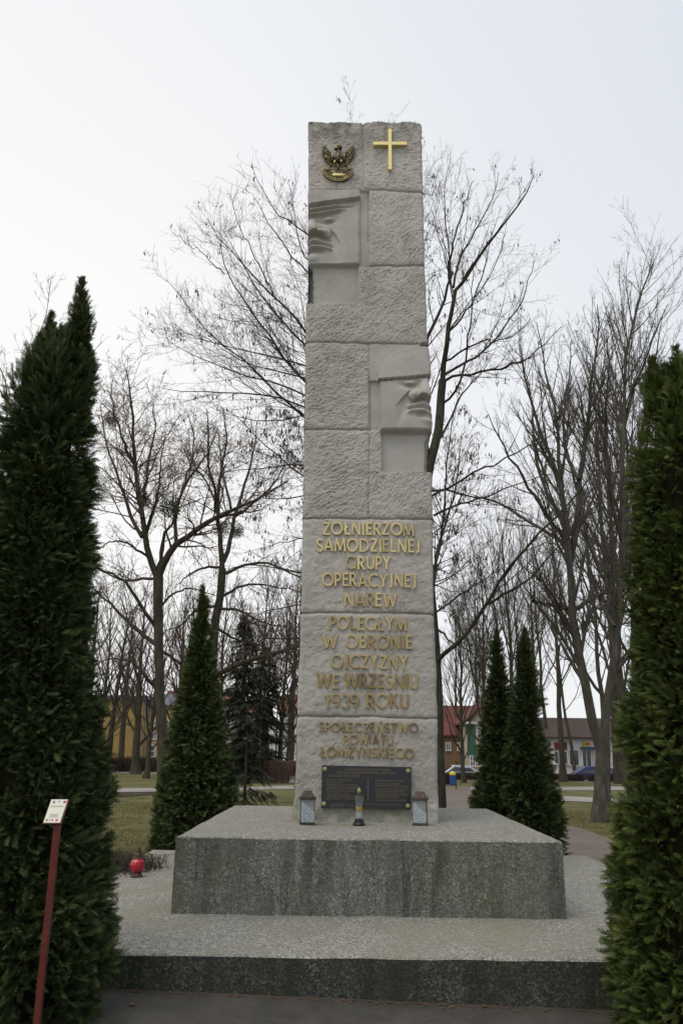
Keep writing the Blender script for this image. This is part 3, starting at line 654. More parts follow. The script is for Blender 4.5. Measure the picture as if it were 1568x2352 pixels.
# ---- eagle emblem on a crescent shield
def em(x, y): 
    u, z = PL(np.array([723.4 + x / 13.655]), np.array([321.5 + y / 13.655]), VC - .04); return float(u[0]), float(z[0])
u0, z0 = em(720, 1000); u1_, _ = em(820, 1000); EK = (u1_ - u0) / 100     # metres per zoom px
def e3(x, y, d=.03): a, b = em(x, y); return W(a, VC - d, b)
def eell(mb, x0, y0, x1, y1, wd, dep, d=.03):
    a, b = e3(x0, y0, d), e3(x1, y1, d); ax = (b - a) / 2; l = np.linalg.norm(ax); nrm = np.cross(ax / l, EV)
    mb.ell((a + b) / 2, np.stack([ax, nrm * wd * EK / 2, -EV * dep], 1), 8, 6)
shield = MB()
n = 36; cxs, cys, rx, ry = 728, 920, 480, 350
outer = [em(cxs + rx * math.cos(a), cys + ry * math.sin(a)) for a in np.linspace(-.05, math.pi + .05, n)]
inner = [em(cxs + 300 * math.cos(a), cys - 10 + 60 * math.sin(a) * .6) for a in np.linspace(math.pi, 0, 12)]
shield.prism(outer + inner, VC + .01, VC - .035, lambda p, q, v: W(p, v, q))
shield.build('shield', m_bronze, mem)
rim = MB()
for i in range(n - 1):
    a = W(outer[i][0], VC - .038, outer[i][1]); b = W(outer[i + 1][0], VC - .038, outer[i + 1][1]); ax = (b - a) * .62; l = np.linalg.norm(ax)
    rim.ell((a + b) / 2, np.stack([ax, np.cross(ax / l, EV) * 9 * EK, -EV * .012], 1), 6, 4)
for a in np.linspace(.12, math.pi - .12, 13): rim.ell(e3(cxs + 425 * math.cos(a), cys + 300 * math.sin(a), .038), np.eye(3) * 22 * EK, 8, 5)
eell(rim, 500, 1090, 970, 1090, 110, .012, .038)
for cx0, cy0 in ((370, 868), (1085, 845)):
    for i in range(16):
        a, b = i / 16 * 2 * math.pi, (i + 1) / 16 * 2 * math.pi; eell(rim, cx0 + 78 * math.cos(a), cy0 + 78 * math.sin(a), cx0 + 78 * math.cos(b), cy0 + 78 * math.sin(b), 24, .014, .045)
    eell(rim, cx0 - 4, cy0 - 70, cx0 - 4, cy0 + 70, 16, .01, .045)
rb = rim.build('shield_rim', m_brass, mem, tint=None)
for s in (-1, 1):
    wing = MB(); sx = 728
    tips = [(250, 120), (205, 170), (180, 260), (175, 350), (200, 440), (240, 530), (300, 620), (370, 700), (450, 770)]
    for i, (tx, ty) in enumerate(tips):
        bx, by = 560 - i * 3, 520 + i * 34
        if s == 1: tx, bx = 2 * sx - tx, 2 * sx - bx
        eell(wing, bx, by, tx, ty, 74, .018, .03 + .002 * (i % 3))
    for i in range(5):
        bx, by, tx, ty = 600, 540 + 30 * i, 400 + 25 * i, 330 + 75 * i
        if s == 1: tx, bx = 2 * sx - tx, 2 * sx - bx
        eell(wing, bx, by, tx, ty, 70, .02, .042)
    wing.build('eagle_wing', m_bronze, mem, smooth=True)
body = MB(); eell(body, 735, 380, 730, 760, 250, .045, .05); eell(body, 740, 300, 735, 560, 150, .04, .055); eell(body, 680, 290, 850, 300, 150, .04, .06); eell(body, 600, 320, 700, 330, 60, .03, .06)
eell(body, 620, 700, 610, 930, 60, .02, .05); eell(body, 830, 690, 860, 920, 60, .02, .05); eell(body, 720, 700, 730, 900, 150, .02, .035)
body.build('eagle_body', m_bronze, mem, smooth=True)
crown = MB()
eell(crown, 660, 215, 850, 245, 46, .03, .065)
for q in range(5): crown.ell(e3(672 + 42 * q, 205 + 6 * q, .075), np.eye(3) * 17 * EK, 6, 4)
crown.ell(e3(775, 150, .07), np.eye(3) * 24 * EK, 8, 5)
for x, y in ((615, 740), (820, 720)): crown.ell(e3(x, y, .075), np.eye(3) * 40 * EK, 8, 5)
for x in (540, 610, 665, 785, 862, 910): crown.ell(e3(x, 908, .05), np.eye(3) * 20 * EK, 6, 4)
eell(crown, 515, 420, 555, 580, 34, .012, .055); eell(crown, 935, 430, 900, 580, 34, .012, .055)
crown.build('eagle_crown', m_brass, mem, smooth=True)

# ---- black plaque
def p4(x, y): 
    u, z = PL(np.array([660.3 + x / 4.201]), np.array([1636.3 + y / 4.201])); return float(u[0]), float(z[0])
m_bolt = mat('dull_gilt_bolt', (.40, .35, .16), .6, .3)
cor = [p4(325, 917), p4(1185, 935), p4(1188, 527), p4(334, 509)]
mb = MB(); mb.prism(cor, VC + .02, VC - .045, lambda p, q, v: W(p, v, q)); pq = mb.build('plaque', m_granite, mem)
pq['label'] = 'black granite plaque with faded gilt names'
for x, y in ((360, 546), (1158, 563), (350, 880), (1156, 900)):
    u, z = p4(x, y); mb = MB(); mb.lathe((0, 0, 0), [(.022, 0), (.022, .006), (.015, .014), (.005, .017)], 12); v = np.vstack(mb.V)
    mesh('rosette_bolt', W(u + v[:, 0], VC - .045 - v[:, 2], z + v[:, 1]), mb.F, m_bolt, pq, local=False)
def etched(text, x, y, xe, hpx):
    u, z = p4(x, y); ue, _ = p4(xe, y); _, zt = p4(x, y - hpx)
    c = bpy.data.curves.new('etching', 'FONT'); c.body = text; c.size = 1; o = bpy.data.objects.new('tmp_text', c); COL.objects.link(o)
    bpy.context.view_layer.update()
    me = bpy.data.meshes.new_from_object(o); bpy.data.objects.remove(o)
    v = np.empty(len(me.vertices) * 3); me.vertices.foreach_get('co', v); v = v.reshape(-1, 3)
    fs = [tuple(p.vertices) for p in me.polygons]; wx = v[:, 0].max(); hh = v[:, 1].max()
    return W(u + v[:, 0] / wx * (ue - u), VC - .0462, z + v[:, 1] / hh * (zt - z)), fs
Vt, Ft, n = [], [], 0
for tx in [('W HOŁDZIE POLEGŁYM W WOJNIE', 550, 560, 988, 22), ('POLSKO BOLSZEWICKIEJ 1920-1921', 478, 588, 1040, 22), ('SYNOM TEJ ZIEMI', 402, 620, 690, 22),
           ('DOBROWOLSKI JÓZEF', 372, 655, 618, 18), ('GLIŃSKI JAN', 372, 680, 532, 18), ('MIESZCZYK MARCEL', 372, 708, 680, 18), ('GRYNIEC FRANCISZEK', 372, 735, 680, 18), ('MALINOWSKI JÓZEF', 372, 760, 650, 18), ('OPĘCHOWSKI JÓZEF', 372, 785, 600, 18), ('NIERODA BOLESŁAW', 372, 812, 640, 18), ('SZCZĘSNY TEOFIL', 372, 836, 640, 18),
           ('OSTROWSKI STEFAN', 845, 665, 1122, 18), ('PARUSZKO JÓZEF', 845, 692, 1080, 18), ('PIOTROWSKI WACŁAW', 845, 718, 1160, 18), ('PTASZYŃSKI EDMUND', 845, 745, 1152, 18), ('RADZIWON ANTONI', 845, 770, 1120, 18), ('REMKIEWICZ FRANCISZEK', 845, 798, 1165, 18), ('SZULC ANTONI', 845, 822, 1060, 18), ('TREPANOWSKI JÓZEF', 850, 852, 1145, 18),
           ('RODACY ZIEMI ŁOMŻYŃSKIEJ', 440, 885, 1090, 16), ('ROK 1990', 410, 908, 700, 16)]:
    v, f = etched(*tx); Vt.append(v); Ft += [tuple(i + n for i in q) for q in f]; n += len(v)
mesh('plaque_lettering', np.vstack(Vt), Ft, m_etch, pq)
mb = MB(); a = p4(774, 640); b = p4(780, 845); mb.prism([(a[0] - .003, b[1]), (a[0] + .003, b[1]), (a[0] + .003, a[1]), (a[0] - .003, a[1])], VC - .044, VC - .047, lambda p, q, v: W(p, v, q)); mb.build('plaque_divider', m_etch, pq)

# ================================================================== FOLIAGE
def spray_templates(k=3):
    out = []
    for q in range(k):
        g = np.random.default_rng(100 + q); V, Fs = [], []
        def leaf(p, d, l, wd, bend):
            nrm = np.array([-d[1], d[0], 0]); n = len(V); m = p + d * l * .55 + np.array([0, 0, bend * .3]); e = p + d * l + np.array([0, 0, bend])
            V.extend([p - nrm * wd * .35, p + nrm * wd * .35, m + nrm * wd * .5, m - nrm * wd * .5, e + nrm * wd * .12, e - nrm * wd * .12])
            Fs.extend([(n, n + 3, n + 2, n + 1), (n + 3, n + 5, n + 4, n + 2)])
        leaf(np.array([0, 0, 0.]), np.array([1, 0, 0.]), 1, .05, -.08)
        for s in (-1, 1):
            for i in range(8):
                t = .06 + .112 * i + g.uniform(-.02, .02); a = s * g.uniform(.42, .72); l = (.50 - .42 * abs(t - .30)) * g.uniform(.8, 1.15)
                d = np.array([math.cos(a), math.sin(a), 0]); p = np.array([t, 0, -.08 * t])
                leaf(p, d, l, .042, g.uniform(-.12, .05))
                if i in (0, 2, 4):
                    leaf(p + d * l * .4, np.array([math.cos(a * .3), math.sin(a * .3), 0]), l * .5, .038, -.05); leaf(p + d * l * .35, np.array([math.cos(a * 1.8), math.sin(a * 1.8), 0]), l * .38, .038, -.05)
        out.append((np.array(V), np.array(Fs)))
    return out
SPR = spray_templates()
def sprays(pos, dirs, nrm, size, tint, g, wide=.72):
    """many small fan-shaped twigs -> vertices, quads, tint"""
    N_ = len(pos); dirs = dirs / np.linalg.norm(dirs, axis=1)[:, None]
    sd_ = np.cross(nrm, dirs); sd_ /= np.linalg.norm(sd_, axis=1)[:, None] + 1e-9; up = np.cross(dirs, sd_)
    which = g.integers(0, len(SPR), N_); VV, FF, TT, n = [], [], [], 0
    for k, (tv, tf) in enumerate(SPR):
        ix = np.where(which == k)[0]
        if not len(ix): continue
        sz = size[ix][:, None, None]
        V = pos[ix][:, None] + sz * (tv[None, :, :1] * dirs[ix][:, None] + wide * tv[None, :, 1:2] * sd_[ix][:, None] + tv[None, :, 2:3] * up[ix][:, None])
        m = len(tv); F_ = tf[None] + (np.arange(len(ix)) * m)[:, None, None] + n
        VV.append(V.reshape(-1, 3)); FF.append(F_.reshape(-1, 4)); n += len(ix) * m
        TT.append((tint[ix][:, None] + .35 * (tv[None, :, 0] - .5)).repeat(1, 0).reshape(-1))
    return np.vstack(VV), np.vstack(FF), np.clip(np.concatenate(TT), 0, 1)

def tubes(P, R, k):
    """P (m,n,3) polylines, R (m,n) radii -> verts, quads"""
    m, n, _ = P.shape
    T = np.gradient(P, axis=1); T /= np.linalg.norm(T, axis=2, keepdims=True) + 1e-9
    a = np.where(np.abs(T[:, :1, 2:3]) > .8, np.array([1., 0, 0]), np.array([0, 0, 1.])); A = np.cross(T, a); A /= np.linalg.norm(A, axis=2, keepdims=True) + 1e-9; B = np.cross(T, A)
    an = 2 * math.pi * np.arange(k) / k
    V = P[:, :, None] + R[:, :, None, None] * (np.cos(an)[:, None] * A[:, :, None] + np.sin(an)[:, None] * B[:, :, None])
    i = np.arange(m)[:, None, None] * n * k + np.arange(n - 1)[None, :, None] * k; j = np.arange(k)[None, None]; j2 = (j + 1) % k
    return V.reshape(-1, 3), np.stack([i + j, i + j2, i + k + j2, i + k + j], -1).reshape(-1, 4)
def thuja(name, d, tables, label, m, dens=2100, size=.092, seed=1, group='columnar thujas round the memorial', zmin=None, lush=0.0, depth=1.0):
    """tables: silhouettes (Y, left X, right X) of the leaders and the body, each a column of foliage of its own"""
    g = np.random.default_rng(seed); lobes = []
    for tb in tables:
        tb = np.array(tb, float); a = at(tb[:, 1], tb[:, 0], d); b = at(tb[:, 2], tb[:, 0], d)
        z = (a[:, 2] + b[:, 2]) / 2; cx = (a[:, 0] + b[:, 0]) / 2; r = (b[:, 0] - a[:, 0]) / 2
        o = np.argsort(z); lobes.append((z[o], cx[o], r[o]))
    bz, bc, br_ = lobes[-1]; z0 = 0.02 if zmin is None else zmin
    root = thing(name, (bc[0], d, z0), label, 'evergreen shrub', group)
    tz_ = np.linspace(z0 - .05, bz[-1] - .3, 12); tp_ = np.stack([np.interp(tz_, bz, bc), tz_ * 0 + d, tz_], 1)[None]
    mesh('trunk', *tubes(tp_, np.linspace(.07, .015, 12)[None], 8), m_bark, root)
    Pv, Pd, Pn, Ps, Pt = [], [], [], [], []; core = MB()
    for li, (z, cx, r) in enumerate(lobes):
        za = max(z[0], z0); zb = z[-1]
        zz = np.linspace(za, zb, 400); rr_ = np.interp(zz, z, r) * np.where(zz < z0 + .5, .82 + .36 * np.clip(zz - z0, 0, .5), 1); cum = np.r_[0, np.cumsum((rr_[1:] + .05) * 2 * math.pi * np.diff(zz))]
        area = cum[-1]; n = int(area * dens) + 60
        # tufts: each tuft is a bunch of sprays fanning from one point inside the shell
        nt_ = max(6, int(area * 55)); tz = np.interp(g.random(nt_) * area, cum, zz); ta = g.uniform(0, 2 * math.pi, nt_)
        ti = g.integers(0, nt_, n); dz_ = g.normal(0, .075, n); 
        zc = np.clip(tz[ti] + dz_, za + .01, zb + .03); rad = np.maximum(np.interp(zc, z, r) * 1.04, .015)
        aa = ta[ti] + g.normal(0, .075, n) / np.maximum(rad, .09)
        tuft_r = np.where(g.random(nt_) < .12, g.uniform(.0, .05, nt_), g.uniform(-.085, .015, nt_)); sh = size * g.uniform(.7, 1.25, n)
        bulge = .035 * fbm(vn1, aa * 1.6 + seed, zc * 3.2, 2)
        rel = np.sqrt(dz_ ** 2 + ((aa - ta[ti]) * rad) ** 2)
        ro = np.maximum(rad * (1 + bulge * 2) + tuft_r[ti] - sh * .72 - .35 * rel * (rel > .08) - g.random(n) ** 2 * .05, .004)
        ccx = np.interp(zc, z, cx); radial = np.stack([np.cos(aa), np.sin(aa) * depth, 0 * aa], 1)
        pos = np.stack([ccx + ro * np.cos(aa), d + depth * ro * np.sin(aa), zc], 1)
        upv = g.normal(.35, .45, n) + .9 * dz_ / .075 * .3; tw = g.normal(0, .45, n) + (aa - ta[ti]) * 2
        tang = np.stack([-np.sin(aa), np.cos(aa), 0 * aa], 1)
        top = sst(zb - .9, zb, zc)
        dirs = radial * (1 - .55 * top)[:, None] + tang * tw[:, None] + np.stack([0 * aa, 0 * aa, upv + 1.3 * top], 1)
        nr = tang * g.normal(0, .7, n)[:, None] + np.stack([0 * aa, 0 * aa, np.ones(n)], 1) * g.normal(.7, .5, n)[:, None] + radial * g.normal(.2, .4, n)[:, None]
        tnt = np.clip(.30 + lush + .13 * g.normal(size=n) + .17 * g.normal(size=nt_)[ti], 0, 1)
        Pv.append(pos); Pd.append(dirs); Pn.append(nr); Ps.append(sh * np.clip(rad / .10, .55, 1)); Pt.append(tnt)
        if li < len(lobes) - 1 or len(lobes) == 1:
            nw = 110 if d < 8 else 30; q_ = g.random(nw) ** 2; zc = zb - .40 * q_ + .06 * (1 - q_); aa = g.uniform(0, 6.28, nw); rw = .004 + .16 * q_ * (d / 5.35) ** .3
            Pv.append(np.stack([np.interp(zc, z, cx) + rw * .6 * np.cos(aa), d + rw * .6 * np.sin(aa), zc - .02], 1)); Pd.append(np.stack([np.cos(aa) * .6, np.sin(aa) * .6, np.full(nw, 1.3)], 1) + g.normal(0, .25, (nw, 3))); Pn.append(g.normal(size=(nw, 3))); Ps.append(size * g.uniform(.5, .9, nw) * (.55 + q_)); Pt.append(np.full(nw, .2))
        # solid dark core, added so no light shows through the foliage
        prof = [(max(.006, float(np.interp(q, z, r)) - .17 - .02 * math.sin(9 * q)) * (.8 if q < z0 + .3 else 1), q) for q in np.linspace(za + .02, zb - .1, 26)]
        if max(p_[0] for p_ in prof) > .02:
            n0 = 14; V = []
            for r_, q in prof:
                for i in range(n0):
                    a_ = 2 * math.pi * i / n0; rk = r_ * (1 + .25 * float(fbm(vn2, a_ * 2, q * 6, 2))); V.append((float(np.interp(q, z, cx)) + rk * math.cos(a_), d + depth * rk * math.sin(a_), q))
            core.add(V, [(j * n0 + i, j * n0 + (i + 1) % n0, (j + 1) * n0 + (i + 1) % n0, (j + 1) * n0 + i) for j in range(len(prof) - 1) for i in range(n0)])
    V, F_, T = sprays(np.vstack(Pv), np.vstack(Pd), np.vstack(Pn), np.concatenate(Ps), np.concatenate(Pt), g)
    mesh('foliage', V, F_, m, root, tint=T)
    if core.V: core.build('light_block_core', m_core, root)
    return root
B1 = [(800, 80, 218), (850, 52, 219), (900, 32, 219), (960, 12, 220), (1040, -2, 220), (1150, -20, 220), (1300, -45, 218), (1400, -60, 214), (1500, -75, 224), (1600, -88, 231), (1700, -100, 240), (1800, -110, 254), (1850, -115, 250), (1900, -120, 243), (2000, -128, 252), (2100, -135, 260), (2200, -140, 264), (2300, -130, 242), (2400, -115, 225)]
thuja('thuja', 5.35, [[(655, 184, 191), (685, 170, 205), (720, 160, 213), (760, 150, 217), (810, 140, 218), (870, 130, 219)], [(735, 112, 121), (765, 95, 136), (800, 76, 150), (840, 60, 165), (890, 46, 170)], B1],
      'tall dark green thuja with two pointed tips left of the memorial, behind the red post', m_thuja, seed=11)
B5 = [(860, 1482, 1600), (950, 1468, 1640), (1100, 1452, 1690), (1200, 1448, 1710), (1400, 1442, 1740), (1600, 1441, 1770), (1750, 1432, 1790), (1850, 1416, 1800), (1950, 1415, 1815), (2050, 1406, 1825), (2200, 1408, 1840), (2300, 1422, 1835), (2400, 1432, 1825)]
thuja('thuja', 5.35, [[(838, 1492, 1500), (865, 1482, 1522), (900, 1474, 1545), (950, 1470, 1560)], [(812, 1547, 1557), (842, 1534, 1572), (880, 1520, 1600), (930, 1515, 1610)], B5],
      'broad yellowish green thuja cut by the right edge of the photo', m_thuja2, seed=12, lush=.08)
thuja('thuja', 13.3, [[(1356, 462, 469), (1400, 450, 481), (1450, 437, 489), (1500, 428, 493), (1560, 415, 502), (1640, 398, 512), (1700, 383, 521), (1780, 368, 536), (1850, 355, 550), (1900, 348, 556), (1960, 343, 560), (1990, 348, 555)]],
      'cone-shaped thuja behind the plinth, left of the pillar', m_thuja, dens=900, size=.145, seed=13, zmin=0, lush=.2)
thuja('thuja', 12.6, [[(1456, 1137, 1143), (1500, 1125, 1155), (1560, 1115, 1168), (1640, 1106, 1188), (1700, 1100, 1200), (1780, 1090, 1212), (1850, 1079, 1215), (1900, 1076, 1215), (1985, 1084, 1210)]],
      'left one of the two slim thujas right of the pillar', m_thuja, dens=900, size=.14, seed=14, zmin=0)
thuja('thuja', 12.2, [[(1456, 1201, 1209), (1500, 1186, 1221), (1560, 1177, 1234), (1640, 1165, 1247), (1700, 1155, 1257), (1780, 1150, 1273), (1850, 1150, 1290), (1900, 1152, 1297), (1960, 1155, 1306), (1990, 1160, 1304)]],
      'right one of the two slim thujas right of the pillar', m_thuja, dens=900, size=.14, seed=15, zmin=0)

# ---------------------------------------------------------------- bare trees
def join(parts):
    V, F_, n = [], [], 0
    for v, f in parts: V.append(v); F_.append(f + n); n += len(v)
    return np.vstack(V), np.vstack(F_)
def resample(p, n):
    p = np.asarray(p, float); s = np.r_[0, np.cumsum(np.linalg.norm(np.diff(p, axis=0), axis=1))]; t = np.linspace(0, s[-1], n)
    q = np.stack([np.interp(t, s, p[:, i]) for i in range(3)], 1); r = q.copy(); r[1:-1] = (q[:-2] + 2 * q[1:-1] + q[2:]) / 4; return r
def children(P, R, per_m, lfac, g, n=6, ang=(.5, .95), up=.25, wob=.12, tmin=.12, rr=.55, rmin=.003, lmin=.12, lmax=9, taper=.25, tipboost=0, cap=None):
    """grow side shoots on every polyline of P"""
    m, k, _ = P.shape; seg = np.linalg.norm(np.diff(P, axis=1), axis=2); Ln = seg.sum(1)
    cnt = g.poisson(np.maximum(Ln * per_m, .6)); 
    ix = np.repeat(np.arange(m), cnt)
    if cap and len(ix) > cap: ix = g.choice(ix, cap, False)
    N_ = len(ix); t = tmin + (1 - tmin) * g.random(N_) ** (.85)
    f = t * (k - 1); i0 = np.minimum(f.astype(int), k - 2); fr = (f - i0)[:, None]
    base = P[ix, i0] * (1 - fr) + P[ix, i0 + 1] * fr; tg = P[ix, i0 + 1] - P[ix, i0]; tg /= np.linalg.norm(tg, axis=1)[:, None] + 1e-9
    r0 = np.maximum((R[ix, i0] * (1 - fr[:, 0]) + R[ix, i0 + 1] * fr[:, 0]) * rr, rmin)
    rnd = g.normal(size=(N_, 3)); pr = np.cross(tg, rnd); pr /= np.linalg.norm(pr, axis=1)[:, None] + 1e-9
    a = g.uniform(*ang, N_)[:, None]; d = tg * np.cos(a) + pr * np.sin(a)
    ln = np.clip(Ln[ix] * lfac * (1.05 - .65 * t) * g.uniform(.55, 1.3, N_), lmin, lmax)
    out = np.empty((N_, n, 3)); out[:, 0] = base; w_ = g.normal(size=(N_, 3)) * wob
    for q in range(1, n):
        d = d + np.array([0, 0, up / n]) + w_ / n + g.normal(size=(N_, 3)) * wob * .55; d /= np.linalg.norm(d, axis=1)[:, None]
        out[:, q] = out[:, q - 1] + d * (ln / (n - 1))[:, None]
    return out, r0[:, None] * np.linspace(1, taper, n)[None]
def finish_tree(root, limbs, LR, g, levels, m_b, m_t, twig_r=.003, trunkP=None, trunkR=None, keys=None):
    """limbs (m,n,3) drawn by hand or grown; levels = list of kwargs for children()"""
    if trunkP is not None:
        v, f = tubes(trunkP, trunkR, 12)
        # lumpy bark
        v = v + .012 * np.stack([fbm(vn1, v[:, 2] * 3, v[:, 0] * 9), fbm(vn2, v[:, 2] * 3, v[:, 0] * 9), 0 * v[:, 0]], 1)
        mesh('trunk', v, f, m_b, root, smooth=True)
    parts = [tubes(limbs, LR, 7)]; P, R = limbs, LR; tw = []
    for i, kw in enumerate(levels):
        P, R = children(P, R, g=g, rmin=twig_r, **kw)
        (parts if i == 0 else tw).append(tubes(P, np.maximum(R, twig_r * .6), 5 if i == 0 else (4 if i == 1 else 3)))
    mesh('limbs', *join(parts), m_b, root, smooth=True)
    mesh('crown', *join(tw), m_t, root, smooth=True)
    if keys: keys(P, root)
    return P
def traced(defs, base_d, g, n=14):
    """defs: (points in photo units, r0, r1 in metres, depth change along the limb)"""
    Ps, Rs = [], []
    for pts, r0, r1, dd in defs:
        pts = np.array(pts, float); t = np.linspace(0, 1, len(pts)); dv = dd if isinstance(dd, (list, tuple)) else (0, dd)
        p = at(pts[:, 0], pts[:, 1], base_d + dv[0] + (dv[1] - dv[0]) * t)
        q = resample(p, n); q[1:] += g.normal(size=(n - 1, 3)) * np.array([.012, .06, .012]) ; Ps.append(q); Rs.append(np.linspace(1, r1 / r0, n) ** .9 * r0)
    return np.stack(Ps), np.stack(Rs)
def key_clusters(test, m, num, lo, hi, g):
    """bunches of dry hanging seed keys on twig ends"""
    def fn(P, root):
        tips = P[:, -1]; X, Y = proj(tips); pr = test(X, Y); ix = np.where(g.random(len(tips)) < pr)[0]
        b = np.repeat(tips[ix], num, 0) + g.normal(size=(len(ix) * num, 3)) * .035; n = len(b)
        a = g.uniform(0, math.pi, n); l = g.uniform(lo, hi, n); s = np.stack([np.cos(a), np.sin(a), 0 * a], 1) * (.17 * l)[:, None]; dn = np.stack([g.normal(0, .15, n) * l, g.normal(0, .15, n) * l, -l], 1)
        V = np.stack([b - s * .3, b + s * .3, b + dn * .6 + s, b + dn + s * .2, b + dn - s * .2, b + dn * .6 - s], 1).reshape(-1, 3)
        q = np.arange(n)[:, None] * 6; F_ = np.vstack([q + np.array([[0, 5, 2, 1]]), q + np.array([[5, 4, 3, 2]])])
        mesh('seed_keys', V, F_, m, root)
    return fn
def trunk_poly(defs, d, n=24):
    pts = np.array([q[:2] for q in defs], float); P = resample(at(pts[:, 0], pts[:, 1], d), n)
    s = np.linspace(0, 1, n); s0 = np.linspace(0, 1, len(defs)); R = np.interp(s, s0, [q[2] for q in defs]) * d / F
    return P[None], R[None]

